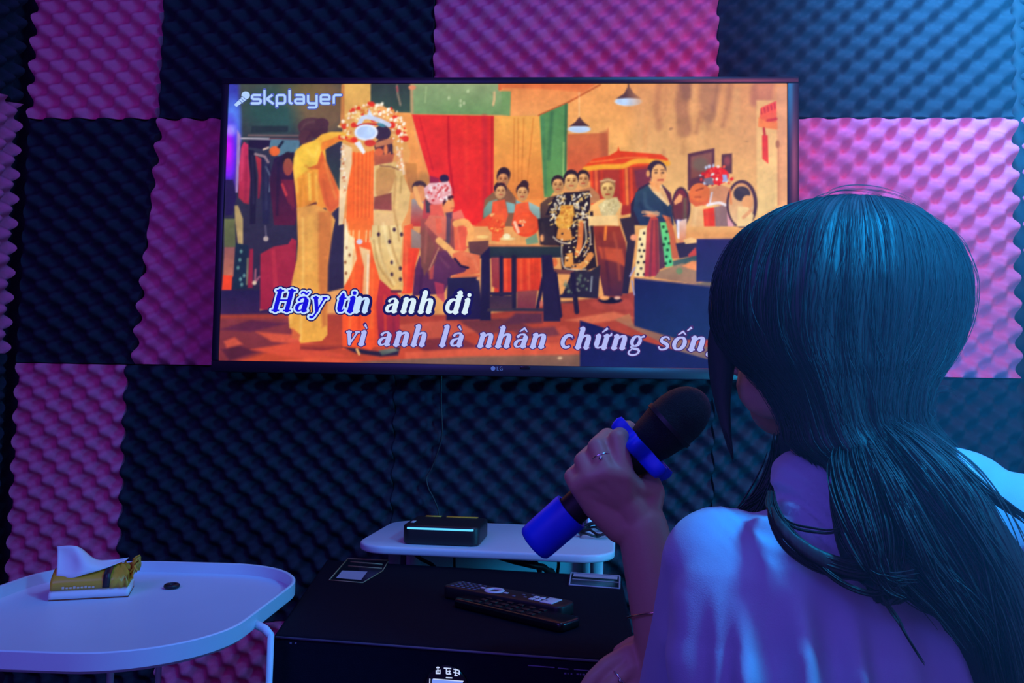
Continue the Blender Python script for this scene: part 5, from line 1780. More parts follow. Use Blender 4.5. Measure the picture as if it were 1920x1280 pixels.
def pack_rows(h0, h1, w0, w1, u0, u1, nu=26, nw=12, puff=.006, crumple=0.0):
    """closed pillow between two heights, u along, w deep"""
    vs, fs = [], []
    prof = [(0, h0), (0, h0 * .5 + h1 * .5), (.0, h1 - .004), (.004, h1), (.5, h1 + puff), (1, None)]
    us = np.linspace(u0, u1, nu)
    W = w1 - w0
    loop = [(w0, h0), (w0, (h0 + h1) / 2), (w0 + .001, h1 - .003), (w0 + .005, h1 + .0005)] + [(w0 + .005 + (W - .010) * k / nw, h1 + puff * math.sin(PI * k / nw)) for k in range(1, nw)] + [(w1 - .005, h1 + .0005), (w1 - .001, h1 - .003), (w1, (h0 + h1) / 2), (w1, h0)]
    m = len(loop)
    for i, u in enumerate(us):
        e = (u - u0) / (u1 - u0)
        sh_ = 1 - .10 * (2 * e - 1) ** 6
        for (w, z) in loop:
            k = crumple * max(0, e - .6) / .4
            zz = h0 + (z - h0) * sh_ + k * .004 * math.sin(u * 900 + w * 500) * (z > h0 + .004)
            ww = w + k * .003 * math.sin(u * 700 + z * 900)
            vs.append(tl_(u, ww, zz))
    for i in range(nu - 1):
        for j in range(m - 1):
            fs.append((i * m + j, i * m + j + 1, (i + 1) * m + j + 1, (i + 1) * m + j))
        fs.append((i * m + m - 1, i * m, (i + 1) * m, (i + 1) * m + m - 1))
    fs.append(tuple(range(m))[::-1])
    fs.append(tuple((nu - 1) * m + j for j in range(m)))
    return vs, fs


D_ = .058
MB().add(*pack_rows(.0005, .0016, 0, D_, 0, TL, puff=0)).build('red_edge', REDLINE, tp)
MB().add(*pack_rows(.0016, .0125, .0, D_, .0, TL, puff=.001)).build('white_band', PAPER, tp)
MB().add(*pack_rows(.0125, .0270, .0007, D_ - .0007, .001, TL - .001, puff=.009, crumple=1.0)).build('wrapper', YELLOW, tp)
# crumpled end flap
vs, fs = [], []
nu_, nw_ = 12, 14
for i in range(nu_):
    e = i / (nu_ - 1)
    for j in range(nw_):
        w = D_ * (.12 + .76 * j / (nw_ - 1)) * (1) + e * .004
        z = .013 + .018 * math.sin(e * 2.2) + .012 * math.sin(PI * j / (nw_ - 1)) + .003 * math.sin(j * 1.9 + i * 1.4)
        vs.append(tl_(TL - .002 + math.sin(e * PI * .9) * .009 + .002 * math.sin(j * 2.3 + i), w, z))
for i in range(nu_ - 1):
    for j in range(nw_ - 1):
        fs.append((i * nw_ + j, i * nw_ + j + 1, (i + 1) * nw_ + j + 1, (i + 1) * nw_ + j))
o = MB().add(vs, fs).build('end_flap', YELLOW, tp)
md = o.modifiers.new('thickness', 'SOLIDIFY')
md.thickness = .0012
# dark printed band over the wrapper
vs, fs = [], []
for j in range(17):
    e = j / 16
    if e < .25:
        w, z = -.0004, .0130 + (.0275 - .0130) * e / .25
    else:
        q = (e - .25) / .75
        w, z = .0006 + q * (D_ * .8), .0278 + .0092 * math.sin(PI * (.04 + q * .8))
    for u in (TL * .665 + .004 * e, TL * .755 + .004 * e):
        vs.append(tl_(u, w, z))
for j in range(16):
    fs.append((2 * j, 2 * j + 1, 2 * j + 3, 2 * j + 2))
o = MB().add(vs, fs).build('dark_band', BROWN, tp)
md = o.modifiers.new('thickness', 'SOLIDIFY')
md.thickness = .0008
# illegible pale print along the foot of the wrapper
mb = MB()
for k in range(9):
    u = TL * (.16 + k * .047)
    h = .0022 if k % 3 else .003
    mb.add([tl_(u, -.0002, .0136), tl_(u + .0028, -.0002, .0136), tl_(u + .0028, -.0002, .0136 + h), tl_(u, -.0002, .0136 + h)], [(0, 1, 2, 3)])
mb.build('pale_print', material('pale_print', (.75, .6, .4), .5, noise=.05), tp, smooth=False)
# the pulled tissue: a folded sheet standing up at the left and sweeping down to the right
vs, fs = [], []
nu_, nv_ = 34, 10
low = smooth_path([tl_(.006, .010, .028), tl_(.024, .004, .026), (tl_(.040, .004, .030)), tl_(.060, .012, .034), tl_(TL * .93, .026, .041)], nu_)
hi = smooth_path([tl_(.003, .022, .062), tl_(.020, .018, .063), tl_(.030, .022, .058), tl_(.050, .026, .042), tl_(TL * .95, .030, .043)], nu_)
for i in range(nu_):
    for j in range(nv_):
        e = j / (nv_ - 1)
        p = low[i] * (1 - e) + hi[i] * e
        bulge = .007 * math.sin(PI * e) * math.sin(i / nu_ * 2 * PI * 1.2 + .4)
        p = p + np.array([tn[0], tn[1], 0]) * bulge
        vs.append(p)
for i in range(nu_ - 1):
    for j in range(nv_ - 1):
        fs.append((i * nv_ + j, i * nv_ + j + 1, (i + 1) * nv_ + j + 1, (i + 1) * nv_ + j))
o = MB().add(vs, fs).build('pulled_tissue', PAPER, tp)
md = o.modifiers.new('thickness', 'SOLIDIFY')
md.thickness = .0008

# small dark rubber ring lying on the tray
q = on(322, 1102.5, TF)
pts = [(q[0] + .0072 * math.cos(a), q[1] + .0072 * math.sin(a), TF + .0032) for a in np.linspace(0, 2 * PI, 41)]
o = MB().add(*tube(pts, .0030, 10, caps=False)).build('rubber_ring', BLACK_PLASTIC)
tag(o, 'small dark rubber ring lying on the white tray', 'ring')

# ------------------------------------------------------------------ microphone held near the mouth
MIC0, MIC1 = at(1012, 1010, .893), at(1322, 738, .872)
mdir = (MIC1 - MIC0) / np.linalg.norm(MIC1 - MIC0)
MLEN = np.linalg.norm(MIC1 - MIC0)
K = MLEN / 412.0                       # metres per picture unit along the microphone
mic = empty('microphone', MIC0, 'black wireless microphone with blue rubber ring and blue end cap in the left hand', 'microphone')
MB().add(*lathe([(60 * K, 20 * K), (62 * K, 29 * K), (90 * K, 30 * K), (180 * K, 31 * K), (240 * K, 34 * K), (262 * K, 36 * K), (264 * K, 20 * K)], MIC0, mdir, 40)).build('handle', MIC_BODY, mic, sharp=50)
head_prof = [(258, 34), (268, 39), (278, 42), (281, 43), (300, 46), (318, 49), (321, 51.5), (327, 51.5), (330, 50), (350, 50), (368, 47), (384, 41), (397, 32), (405, 22), (410, 11), (411.5, 1)]
MB().add(*lathe([(u * K, r * K) for u, r in head_prof], MIC0, mdir, 48)).build('grille', GRILLE, mic)
MB().add(*lathe([(319 * K, 50 * K), (320 * K, 52.5 * K), (328 * K, 52.5 * K), (329 * K, 50 * K)], MIC0, mdir, 48)).build('grille_band', MIC_BODY, mic, sharp=50)
MB().add(*lathe([(-16 * K, 6 * K), (-16 * K, 33 * K), (-12 * K, 36.5 * K), (0, 37.5 * K), (76 * K, 38.5 * K), (80 * K, 37.5 * K), (80 * K, 32 * K), (40 * K, 31.5 * K), (38 * K, 5 * K)], MIC0, mdir, 40)).build('end_cap', BLUE_RUBBER, mic, sharp=60)


def lobes(t, i):
    return 1.0 + (.0 if i in (0, 7) else .24) * np.cos(6 * (t + .25)) * (0.75 if i in (1, 6) else 1.0)


MB().add(*lathe([(243 * K, 33 * K), (240 * K, 50 * K), (243 * K, 57 * K), (251 * K, 60 * K), (262 * K, 61 * K), (270 * K, 58 * K), (270 * K, 50 * K), (262 * K, 36 * K)], MIC0, mdir, 96, lobes)).build('anti_roll_ring', BLUE_RUBBER, mic, sharp=60)

# ------------------------------------------------------------------ the person
person = empty('person', (0.27, .70, 0), 'person with long dark hair and pale violet T-shirt seen from behind, singing', 'person')


def J(px, py, Y, r):
    q = at(px, py, Y)
    return (q[0], q[1], q[2], r)


def JW(x, y, z, r):
    return (x, y, z, r)


body = MB()
# head: turned about 34 degrees to the left of the wall and tipped a little down
HC = at(1553, 579, .754)
yaw = math.radians(34)
Fd = np.array([-math.sin(yaw), math.cos(yaw), -.06])
Fd /= np.linalg.norm(Fd)
Rd = np.cross(Fd, [0, 0, 1.0])
Rd /= np.linalg.norm(Rd)
Ud = np.cross(Rd, Fd)
AX = [Rd, Fd, Ud]


def HP(r, f_, u):
    return HC + Rd * r + Fd * f_ + Ud * u


ellipsoid(body, HP(0, -.002, .008), (.071, .082, .080), AX, 28)           # cranium
ellipsoid(body, HP(0, .030, -.030), (.062, .062, .078), AX, 28)           # face
ellipsoid(body, HP(0, .052, -.086), (.034, .034, .028), AX, 20)           # chin
for s in (-1, 1):
    ellipsoid(body, HP(s * .044, .026, -.066), (.021, .042, .032), AX, 16)   # jaw
    ellipsoid(body, HP(s * .034, .066, -.034), (.022, .016, .020), AX, 16)   # cheek
    ellipsoid(body, HP(s * .030, .078, .008), (.022, .008, .007), AX, 12)    # brow
    ellipsoid(body, HP(s * .010, .100, -.047), (.008, .009, .007), AX, 12)   # nostril
    # ear: outer rim and lobe
    cone_chain(body, [tuple(HP(s * .074, -.002, -.004)) + (.007,), tuple(HP(s * .082, -.012, .012)) + (.006,), tuple(HP(s * .084, -.020, .004)) + (.006,),
                      tuple(HP(s * .082, -.018, -.018)) + (.006,), tuple(HP(s * .077, -.006, -.038)) + (.007,)], 10)
    ellipsoid(body, HP(s * .074, -.006, -.012), (.008, .014, .024), AX, 12)
cone_chain(body, [tuple(HP(0, .086, .004)) + (.009,), tuple(HP(0, .106, -.042)) + (.010,)], 12)     # nose
ellipsoid(body, HP(0, .089, -.068), (.022, .010, .006), AX, 14)           # lips
ellipsoid(body, HP(0, .087, -.077), (.019, .010, .006), AX, 14)
# neck and trunk
nk = at(1590, 800, .742)
c7 = at(1600, 915, .722)
cone_chain(body, [tuple(HP(0, -.012, -.060)) + (.054,), tuple(nk) + (.050,), tuple(c7) + (.050,)], 24)
shL, shR = at(1345, 1050, .715), at(1905, 1005, .690)
mid = at(1615, 1050, .710)
cone_chain(body, [tuple(c7) + (.046,), tuple(mid + [0, .002, -.01]) + (.060,), (mid[0], mid[1] + .006, .68, .074), (mid[0], .715, .56, .085), (mid[0], .70, .47, .10)], 24)
cone_chain(body, [tuple(shL + [.012, .006, -.010]) + (.036,), tuple(c7 - [0.0, -.010, .045]) + (.040,), tuple(shR + [-.012, .006, -.012]) + (.036,)], 20)
# left arm raised to the microphone
elL, wrL = at(1296, 1400, .845), at(1204, 985, .866)
cone_chain(body, [tuple(shL + [.012, .006, -.010]) + (.036,), tuple(elL) + (.036,)], 20)
mL = elL * .55 + wrL * .45
cone_chain(body, [tuple(elL) + (.036,), tuple(elL * .75 + wrL * .25 - [.002, 0, 0]) + (.0375,), tuple(mL) + (.033,), tuple(wrL) + (.0255,)], 22)
# left hand: palm, four fingers curled over the handle, thumb along its lower side
fing = [[J(1170, 893, .8475, .0112), J(1158, 822, .860, .0100), J(1178, 803, .893, .0088), J(1202, 826, .908, .0078)],
        [J(1137, 886, .8445, .0116), J(1119, 838, .859, .0101), J(1139, 817, .893, .0090), J(1166, 843, .910, .0078)],
        [J(1107, 895, .8475, .0110), J(1093, 864, .861, .0096), J(1111, 845, .894, .0086), J(1139, 870, .909, .0075)],
        [J(1084, 910, .853, .0100), J(1073, 893, .865, .0088), J(1088, 877, .893, .0078), J(1112, 899, .905, .0068)]]
palm = at(1172, 935, .858)
for fch in fing:
    cone_chain(body, fch, 14)
    cone_chain(body, [fch[0], tuple(palm) + (.0155,), tuple(wrL) + (.0235,)], 16)
cone_chain(body, [fing[0][0], fing[1][0], fing[2][0], fing[3][0]], 14)
cone_chain(body, [fing[3][0], tuple(at(1118, 945, .862)) + (.0155,), tuple(at(1165, 985, .866)) + (.019,), tuple(wrL) + (.0245,)], 16)
thumb = [J(1205, 965, .866, .0190), J(1222, 925, .872, .0140), J(1216, 893, .893, .0108), J(1196, 868, .911, .0088)]
cone_chain(body, [tuple(wrL) + (.0245,)] + thumb, 16)
cone_chain(body, [thumb[1], tuple(at(1190, 915, .858)) + (.0115,), fing[0][0]], 14)
# right arm, coming round the front of the trunk; the hand shows under the left forearm
elR, wrR = at(1760, 1420, .815), at(1255, 1238, .872)
cone_chain(body, [tuple(shR + [-.012, .006, -.012]) + (.036,), tuple(elR) + (.036,)], 20)
cone_chain(body, [tuple(elR) + (.036,), tuple(elR * .72 + wrR * .28) + (.037,), tuple(wrR) + (.025,)], 20)
fr_ = [[J(1180, 1226, 0.858, .0108), J(1140, 1247, 0.853, .0094), J(1112, 1272, 0.850, .0084), J(1092, 1300, 0.848, .0074)],
       [J(1187, 1250, 0.850, .0112), J(1150, 1282, 0.844, .0096), J(1126, 1312, 0.844, .0086), J(1112, 1345, 0.846, .0076)],
       [J(1200, 1272, 0.848, .0108), J(1172, 1310, 0.842, .0094), J(1156, 1342, 0.844, .0084), J(1146, 1372, 0.848, .0074)],
       [J(1216, 1290, 0.850, .0098), J(1196, 1330, 0.846, .0084), J(1184, 1358, 0.848, .0076), J(1178, 1382, 0.852, .0068)]]
pr = at(1218, 1246, .858)
for fch in fr_:
    cone_chain(body, fch, 14)
    cone_chain(body, [fch[0], tuple(pr) + (.016,), tuple(wrR) + (.023,)], 16)
cone_chain(body, [f_[0] for f_ in fr_], 14)
cone_chain(body, [tuple(wrR) + (.023,), J(1222, 1222, .868, .0135), J(1190, 1212, .872, .0112), J(1165, 1224, .874, .0092)], 14)
# seated legs and feet
hip = (mid[0], .70, .47)
for s, kx in ((-1, .19), (1, .44)):
    cone_chain(body, [JW(hip[0] + s * .075, .72, .47, .082), JW(kx, 1.08, .465, .058), JW(kx + .01, 1.02, .27, .050), JW(kx, .99, .09, .036)], 18)
    cone_chain(body, [JW(kx, .98, .040, .036), JW(kx - s * .004, 1.06, .036, .034), JW(kx, 1.16, .024, .022)], 16)
bo = body.build('body', SKIN, person)
md = bo.modifiers.new('one_skin', 'REMESH')
md.mode = 'VOXEL'
md.voxel_size = .0023
md.use_smooth_shade = True
md = bo.modifiers.new('soften', 'SMOOTH')
md.factor = .5
md.iterations = 3

# eyes and lips, on the far side of the head
for s in (-1, 1):
    mb = MB()
    ellipsoid(mb, HP(s * .030, .0815, -.006), (.0115, .0115, .0090), AX, 18)
    e_ = mb.build('eye', EYEWHITE, person)
    bw = [HP(s * (.013 + .0068 * k), .0895 - .0022 * k * k * .6, .0105 + .0030 * math.sin(k * .8)) for k in range(5)]
    MB().add(*tube(smooth_path(bw, 14), np.linspace(.0026, .0012, 14), 8)).build('eyebrow', HAIR, person)
    mb = MB()
    ellipsoid(mb, HP(s * .030, .0905, -.006), (.0052, .0030, .0052), AX, 14)
    mb.build('iris', IRIS, e_)
mb = MB()
ellipsoid(mb, HP(0, .0935, -.0685), (.019, .0075, .0042), AX, 14)
ellipsoid(mb, HP(0, .0915, -.0765), (.017, .0075, .0046), AX, 14)
mb.build('lips', LIPS, person)


# ---- T-shirt
def loft(rows, n=48, power=2.0, capped=True):
    """closed form from rows (picture height, left, right, depth of the middle, reach towards us, reach away)"""
    vs, fs = [], []
    t = np.linspace(0, 2 * PI, n, endpoint=False)
    for (y, L, R, Yc, hb, hf) in rows:
        c, s = np.cos(t), np.sin(t)
        cx = np.sign(c) * np.abs(c) ** (2 / power)
        sy = np.sign(s) * np.abs(s) ** (2 / power)
        d = ray((L + R) / 2, y)
        d = np.array([d[0], d[1], 0.0])
        d /= np.linalg.norm(d)
        for a, b in zip(cx, sy):
            q = at((L + R) / 2 + (R - L) / 2 * a, y, Yc)
            vs.append(q + d * (-hb * abs(b) if b > 0 else hf * abs(b)))
    m = len(rows)
    for i in range(m - 1):
        for j in range(n):
            k = (j + 1) % n
            fs.append((i * n + j, (i + 1) * n + j, (i + 1) * n + k, i * n + k))
    if capped:
        fs.append(tuple(range(n)))
        fs.append(tuple((m - 1) * n + j for j in range(n))[::-1])
    return np.array(vs), fs


def dense(rows, n):
    return smooth_path_n(np.array(rows, float), n)


def smooth_path_n(P, n):
    cols = [smooth_path(np.c_[P[:, i], P[:, i + 1] if i + 1 < P.shape[1] else P[:, i], P[:, i]], n)[:, 0] for i in range(P.shape[1])]
    return np.stack(cols, 1)


sh_rows = [(837, 1738, 1788, .705, .014, .014), (848, 1640, 1832, .710, .040, .036), (864, 1490, 1866, .714, .054, .050), (880, 1476, 1884, .714, .058, .056), (905, 1466, 1900, .714, .060, .060), (935, 1458, 1919, .711, .063, .062), (955, 1438, 1930, .710, .066, .066),
           (978, 1386, 1944, .708, .070, .068), (1007, 1330, 1956, .706, .076, .070), (1038, 1293, 1968, .705, .080, .074), (1069, 1268, 1972, .705, .084, .080), (1100, 1257, 1984, .705, .088, .085),
           (1150, 1258, 1996, .705, .094, .090), (1209, 1263, 2000, .705, .098, .094), (1280, 1270, 1996, .705, .100, .098), (1400, 1300, 1970, .708, .104, .104), (1560, 1320, 1950, .712, .108, .112), (1760, 1300, 1980, .712, .118, .125)]
mbs_ = MB()
v, f = loft(dense(sh_rows, 60), 56, 2.5)
mbs_.add(v, f)
cone_chain(mbs_, [J(1352, 1062, .708, .050), J(1345, 1180, .735, .056), J(1334, 1290, .765, .0635), J(1326, 1365, .795, .068)], 24)
cone_chain(mbs_, [tuple(shR + [0, 0, -.005]) + (.056,), tuple(shR * .5 + elR * .5) + (.062,), tuple(shR * .25 + elR * .75) + (.066,)], 24)
# standing knit collar round the neck
cone_chain(mbs_, [J(1500, 905, .700, .024), J(1488, 890, .716, .020), J(1492, 880, .742, .018)], 14)
so = mbs_.build('t_shirt', SHIRT, person)
md = so.modifiers.new('one_cloth', 'REMESH')
md.mode = 'VOXEL'
md.voxel_size = .0042
md = so.modifiers.new('soften', 'SMOOTH')
md.factor = .5
md.iterations = 12
dg = bpy.context.evaluated_depsgraph_get()
dg.update()
me = bpy.data.meshes.new_from_object(so.evaluated_get(dg), depsgraph=dg)
so.modifiers.clear()
so.data = me
co_ = np.empty(len(me.vertices) * 3)
me.vertices.foreach_get('co', co_)
co_ = co_.reshape(-1, 3)
mw = np.array(full_matrix(so))
wpt = co_ @ mw[:3, :3].T + mw[:3, 3]
lc = (wpt - EYE) @ CAM_R
qx = 960 + F_PX * lc[:, 0] / -lc[:, 2]
qy = 640 - F_PX * lc[:, 1] / -lc[:, 2]
# hanging folds across the back: ridges (place, width, height), fading out towards the shoulder; laid out in metres across the back
hx = wpt[:, 0]
hz = wpt[:, 2]
back = np.clip((.735 - wpt[:, 1]) / .04, 0, 1)
fold = np.zeros(len(hx))
x_of = lambda px: at(px, 1200, .62)[0]
for (px, w, h, lean) in ((1280, .010, .010, -.10), (1400, .009, .013, .02), (1508, .011, .016, .03), (1606, .009, .013, .05), (1700, .016, .008, .10), (1800, .012, .012, .22), (1345, .006, .004, -.05)):
    xc = x_of(px) + lean * (.80 - hz)
    start = .868 - .02 * abs(math.sin(px))
    amp = np.clip((start - hz) / .055, 0, 1) ** 1.1
    fold += 1.3 * amp * h * np.exp(-((hx - xc) / w) ** 2)
fold -= .009 * np.clip((.862 - hz) / .05, 0, 1)
# small creases at the collar and the right shoulder
cre = .0030 * np.sin(hx * 260 + hz * 420 + 3 * np.sin(hx * 90)) * np.exp(-((hz - .905) / .03) ** 2 - ((hx - x_of(1530)) / .04) ** 2)
fold += cre
nrm = np.empty(len(me.vertices) * 3)
me.vertices.foreach_get('normal', nrm)
nrm = nrm.reshape(-1, 3)
co_ = co_ + nrm * (fold * back)[:, None]
me.vertices.foreach_set('co', co_.ravel())
me.polygons.foreach_set('use_smooth', [True] * len(me.polygons))
me.update()
# neck band
ringp = []
for a in np.linspace(0, 2 * PI, 49):
    y = 872 - 10 * math.sin(a) * (-1)
    q = at(1611 + 128 * math.cos(a), 868, .722)
    ringp.append(q + np.array([0, -.056 * math.sin(a), .004 * math.sin(a)]))

# ---- trousers
tm = MB()
cone_chain(tm, [JW(hip[0] - .05, .70, .47, .125), JW(hip[0] + .05, .70, .47, .125)], 22)
for s, kx in ((-1, .19), (1, .44)):
    cone_chain(tm, [JW(hip[0] + s * .075, .72, .47, .095), JW(kx, 1.08, .465, .072), JW(kx + .01, 1.02, .27, .066), JW(kx, .99, .13, .062)], 20)
to = tm.build('trousers', DENIM, person)
md = to.modifiers.new('one_cloth', 'REMESH')
md.mode = 'VOXEL'
md.voxel_size = .008
md.use_smooth_shade = True

# ---- rings and bracelet
q = np.array(fing[1][0][:3]) * .45 + np.array(fing[1][1][:3]) * .55


def band(center, direction, r, tr, mat, name, n=36):
    a, b, _ = frame_of(direction)
    pts = [np.asarray(center) + r * (math.cos(t) * a + math.sin(t) * b) for t in np.linspace(0, 2 * PI, n + 1)]
    return MB().add(*tube(pts, tr, 8, caps=False)).build(name, mat, person)


fd = np.array(fing[1][1][:3]) - np.array(fing[1][0][:3])
rg = band(q, fd, .0102, .0010, SILVER, 'finger_ring')
mb = MB()
ellipsoid(mb, q + np.array([-.001, -.0118, .001]), (.0024, .0018, .0024), None, 10)
mb.build('stone', SILVER, rg)
q = np.array(fr_[1][0][:3]) * .30 + np.array(fr_[1][1][:3]) * .70
fd = np.array(fr_[1][1][:3]) - np.array(fr_[1][0][:3])
rg = band(q, fd, .0104, .0010, SILVER, 'finger_ring')
mb = MB()
ellipsoid(mb, q + np.array([0, -.0112, .002]), (.0022, .0016, .0022), None, 10)
mb.build('stone', SILVER, rg)
bp = elL * .58 + wrL * .42
bp = elL * .41 + wrL * .59
band(bp, wrL - elL + np.array([0.02, .05, 0]), .0345, .0010, ROSE, 'bracelet', 60)

# ---- hair
hair_rows = [(379, 1575, 1640, .745, .012, .012), (384, 1540, 1676, .745, .040, .030), (397, 1482, 1712, .745, .066, .060), (417, 1434, 1746, .746, .082, .078), (451, 1384, 1788, .748, .096, .090),
             (501, 1355, 1811, .750, .105, .080), (547, 1343, 1817, .750, .109, .050), (600, 1340, 1810, .750, .108, .035), (640, 1350, 1798, .748, .104, .030), (668, 1370, 1784, .745, .100, .024), (688, 1390, 1772, .743, .098, .018),
             (708, 1412, 1760, .740, .094, .012), (735, 1436, 1748, .736, .090, .008), (773, 1460, 1741, .730, .085, .004), (800, 1470, 1752, .726, .083, .004), (830, 1480, 1782, .720, .082, .004),
             (870, 1526, 1822, .714, .084, .006), (924, 1560, 1850, .700, .086, -.004), (981, 1585, 1853, .688, .086, -.012), (1030, 1604, 1838, .676, .082, -.022), (1068, 1612, 1770, .664, .074, -.036), (1100, 1630, 1700, .650, .062, -.048)]
HR = dense(hair_rows, 84)
NH = 72
v, f = loft(HR, NH, 2.0)
HV = v.reshape(len(HR), NH, 3)
# gentle locks running down the hair
t = np.linspace(0, 2 * PI, NH, endpoint=False)
for i in range(len(HR)):
    cen = HV[i].mean(0)
    k = i / len(HR)
    wave = .0016 * np.sin(t * 11 + 2.0 * k) + .0012 * np.sin(t * 23 - 3 * k) + .0008 * np.sin(t * 37 + k * 5)
    fade = min(1, i / 14)
    d = HV[i] - cen
    HV[i] = HV[i] + d / (np.linalg.norm(d, axis=1, keepdims=True) + 1e-9) * (wave * fade)[:, None]
hair = MB().add(HV.reshape(-1, 3), f).build('hair', HAIR, person)

# single hairs laid along the form, combed from the crown
paths = []
NP = 26
for k in range(1500):
    th = rng.uniform(0, 2 * PI)
    i0 = rng.uniform(0, 22) if rng.random() < .55 else rng.uniform(10, 48)
    ln = rng.uniform(22, 50)
    i1 = min(len(HR) - 1.01, i0 + ln)
    drift = rng.normal(0, .16)
    off = abs(rng.normal(0, .0012)) + .0004
    ii = np.linspace(i0, i1, NP)
    pts = []
    for m_, x in enumerate(ii):
        a = int(x)
        u = x - a
        tt = (th + drift * (m_ / NP) ** 1.5) % (2 * PI) / (2 * PI) * NH
        b = int(tt) % NH
        w_ = tt - int(tt)
        b2 = (b + 1) % NH
        p = (HV[a, b] * (1 - w_) + HV[a, b2] * w_) * (1 - u) + (HV[a + 1, b] * (1 - w_) + HV[a + 1, b2] * w_) * u
        cen = HV[a].mean(0) * (1 - u) + HV[a + 1].mean(0) * u
        d = p - cen
        d /= np.linalg.norm(d) + 1e-9
        lift = off * (1 + .6 * math.sin(m_ * .4 + k))
        pts.append(p + d * lift)
    paths.append(pts)
strands(paths, rng.uniform(.00018, .00042, len(paths))).build('combed_hairs', HAIR, hair)


def bundle(name, px_pts, n, spread, rad=(.0003, .0007), pts_n=30, taper_end=1.0, clumps=0, trim=.72):
    """a lock of hairs following one path of (picture x, y, depth)"""
    base = np.array([at(*q) for q in px_pts])
    m = len(base)
    e = np.linspace(0, 1, m)[:, None]
    env = .55 + .45 * np.sin(PI * np.clip(e * 1.1, 0, 1)) + (taper_end - 1) * e
    nc = clumps or max(2, n // 9)
    cl = [(rng.normal(0, 1, 3) * spread * np.array([1, .45, 1]), rng.normal(0, 1, 3) * spread * .35) for _ in range(nc)]
    out = []
    for k in range(n):
        c_, c2_ = cl[rng.integers(nc)]
        o1 = c_ + rng.normal(0, 1, 3) * spread * .22 * np.array([1, .5, 1])
        o2 = c2_ + rng.normal(0, 1, 3) * spread * .12
        w = base + o1 * env + o2 * np.sin(e * PI * 1.5) - (c_ * 0 + rng.normal(0, 1, 3) * spread * .15) * e ** 2
        sp_ = smooth_path(w, pts_n * 2)
        i0_ = rng.integers(0, pts_n // 3) if trim < .9 else 0
        sp_ = sp_[i0_: max(i0_ + 8, int(len(sp_) * rng.uniform(trim, 1.0)))]
        sel = np.linspace(0, len(sp_) - 1, pts_n).astype(int)
        out.append(sp_[sel])
    return strands(out, rng.uniform(rad[0], rad[1], n)).build(name, HAIR, hair)


def lock_mass(mb, pts, seg=20, flat=.38):
    """solid core of a lock: (picture x, y, depth, half width), flattened towards the back"""
    P_ = smooth_path(np.array(pts, float)[:, :3], 26)
    W_ = np.interp(np.linspace(0, 1, 26), np.linspace(0, 1, len(pts)), [q[3] for q in pts])
    C_ = np.array([at(*q) for q in P_])
    T_ = np.gradient(C_, axis=0)
    vs, fs = [], []
    t = np.linspace(0, 2 * PI, seg, endpoint=False)
    for i in range(26):
        d = C_[i] - EYE
        d /= np.linalg.norm(d)
        s_ = np.cross(T_[i], d)
        s_ /= np.linalg.norm(s_)
        r = 1 + .05 * np.sin(t * 9 + i * .1)
        vs.append(C_[i] + np.outer(W_[i] * r * np.cos(t), s_) - np.outer(W_[i] * flat * r * np.sin(t), d))
    for i in range(25):
        for j in range(seg):
            k = (j + 1) % seg
            fs.append((i * seg + j, i * seg + k, (i + 1) * seg + k, (i + 1) * seg + j))
    fs.append(tuple(range(seg))[::-1])
    fs.append(tuple(25 * seg + j for j in range(seg)))
    mb.add(np.concatenate(vs), fs)


cores = MB()
lock_mass(cores, [(1640, 790, .70, .02), (1685, 870, .66, .032), (1735, 950, .640, .040), (1790, 1040, .622, .037), (1842, 1140, .612, .031), (1885, 1300, .612, .02)])
lock_mass(cores, [(1700, 845, .68, .010), (1752, 905, .655, .017), (1808, 975, .638, .020), (1860, 1060, .625, .022), (1910, 1160, .618, .02), (1945, 1300, .62, .014)])
lock_mass(cores, [(1448, 950, .640, .0008), (1462, 982, .622, .0030), (1490, 1014, .612, .0042), (1535, 1044, .604, .0052), (1590, 1064, .600, .0062), (1650, 1062, .598, .008), (1720, 1010, .600, .006)], flat=.3)
lock_mass(cores, [(1650, 800, .69, .006), (1636, 890, .640, .022), (1640, 970, .620, .028), (1654, 1040, .607, .027), (1668, 1085, .600, .018), (1674, 1112, .597, .004)], flat=.3)
lock_mass(cores, [(1480, 820, .735, .008), (1466, 870, .752, .010), (1446, 912, .757, .010), (1420, 944, .760, .006), (1404, 964, .762, .001)], flat=.4)
lock_mass(cores, [(1372, 540, .735, .012), (1356, 640, .742, .0135), (1352, 700, .747, .0105), (1354, 750, .750, .007), (1362, 805, .752, .004), (1374, 860, .752, .001)], flat=.6)
cores.build('hair_mass', HAIR, hair)

# lock before the ear and along the cheek
bundle('side_lock', [(1372, 520, .735), (1346, 620, .742), (1345, 700, .750), (1352, 760, .752), (1362, 815, .752), (1376, 866, .750)], 60, .0035, taper_end=.8)
# hair falling in front of the left shoulder
bundle('front_lock', [(1470, 800, .740), (1464, 860, .752), (1448, 905, .756), (1424, 940, .758), (1400, 962, .760), (1385, 1010, .770)], 140, .0085, (.0005, .0011))
# looped lock over the left shoulder blade
bundle('looped_lock', [(1446, 925, .672), (1447, 955, .644), (1472, 1000, .624), (1518, 1036, .610), (1570, 1058, .602), (1625, 1068, .597), (1690, 1050, .596), (1750, 990, .602)], 240, .0030, (.0003, .0008), trim=.97, clumps=16)
bundle('looped_lock', [(1450, 958, .640), (1500, 1020, .616), (1552, 1074, .602), (1600, 1104, .596), (1650, 1113, .594), (1695, 1086, .594), (1740, 1020, .600)], 40, .0013, (.0004, .0008), trim=.97)
bundle('looped_lock', [(1447, 952, .648), (1480, 985, .628), (1520, 996, .614), (1560, 997, .606), (1600, 980, .606)], 18, .0012, (.0003, .0006), trim=.95)
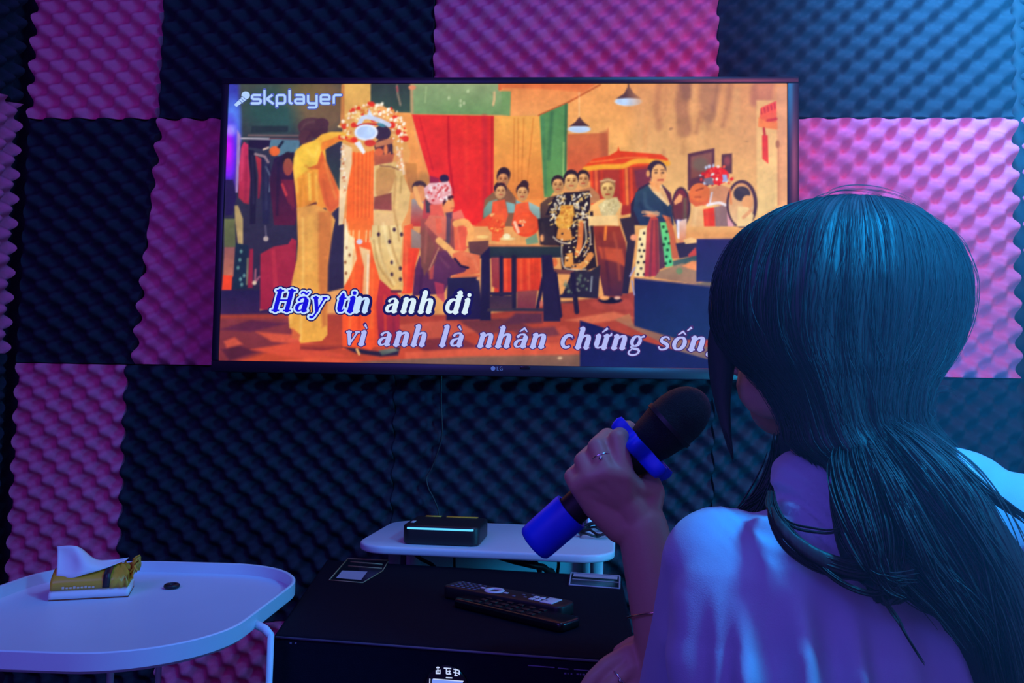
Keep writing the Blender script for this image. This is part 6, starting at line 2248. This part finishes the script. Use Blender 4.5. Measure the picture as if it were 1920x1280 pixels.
# ends trailing down the back
bundle('trailing_ends', [(1640, 1090, .597), (1657, 1126, .592), (1680, 1158, .590), (1700, 1190, .588), (1738, 1248, .588)], 30, .0016, (.0004, .0008), taper_end=1.4, trim=.8)
bundle('shoulder_fall', [(1600, 820, .680), (1590, 890, .640), (1612, 970, .612), (1640, 1040, .598), (1660, 1085, .594), (1690, 1100, .592)], 420, .012, (.0004, .0009), taper_end=.5, trim=.9)
# broad fall over the right shoulder blade
bundle('shoulder_fall', [(1640, 800, .668), (1700, 880, .632), (1750, 950, .612), (1805, 1040, .600), (1855, 1140, .594), (1895, 1300, .598)], 520, .015, (.0004, .0010))
bundle('shoulder_fall', [(1690, 830, .665), (1752, 905, .640), (1810, 985, .622), (1862, 1070, .608), (1912, 1180, .602), (1950, 1320, .606)], 320, .009, (.0004, .0010))
bundle('shoulder_fall', [(1738, 820, .665), (1782, 862, .640), (1835, 912, .628), (1880, 945, .624), (1922, 972, .628), (1985, 1025, .640)], 70, .0024, (.0003, .0006))
bundle('shoulder_fall', [(1640, 860, .635), (1675, 940, .606), (1705, 1010, .600), (1735, 1060, .597), (1780, 1120, .594), (1840, 1210, .594)], 260, .011, (.0004, .0010))
# fly-away hairs at the crown and the nape
for (pp, n, s) in (([(1548, 385, .700), (1556, 364, .705), (1590, 353, .715), (1640, 353, .715), (1690, 365, .710), (1735, 392, .705)], 7, .0016),
                   ([(1500, 392, .700), (1530, 374, .700), (1570, 366, .700), (1620, 367, .69), (1660, 380, .68)], 8, .0016),
                   ([(1741, 770, .69), (1748, 784, .688), (1740, 796, .686), (1752, 806, .684), (1758, 818, .684)], 9, .0022),
                   ([(1745, 745, .72), (1760, 730, .73), (1790, 735, .735), (1800, 760, .735)], 5, .003),
                   ([(1700, 380, .70), (1750, 408, .70), (1795, 455, .70), (1822, 520, .70), (1822, 580, .70)], 10, .0014),
                   ([(1740, 720, .70), (1775, 690, .70), (1804, 640, .70), (1820, 560, .70)], 8, .0013)):
    bundle('flyaway_hairs', pp, n, s, (.00016, .00026))

# ---- the stool under the person (below the frame)
stool = empty('stool', (hip[0], .70, 0), 'round stool on which the person sits, below the photo', 'stool')
MB().add(*lathe([(0, .16), (.004, .165), (.028, .165), (.034, .155), (.034, .001)], (hip[0], .70, .316), (0, 0, 1), 40)).build('seat', BLACK_PLASTIC, stool, sharp=40)
for a in range(4):
    t_ = PI / 4 + a * PI / 2
    MB().add(*tube([(hip[0] + .15 * math.cos(t_), .70 + .15 * math.sin(t_), 0), (hip[0] + .12 * math.cos(t_), .70 + .12 * math.sin(t_), .317)], .012, 12)).build('leg', BLACK_PLASTIC, stool)
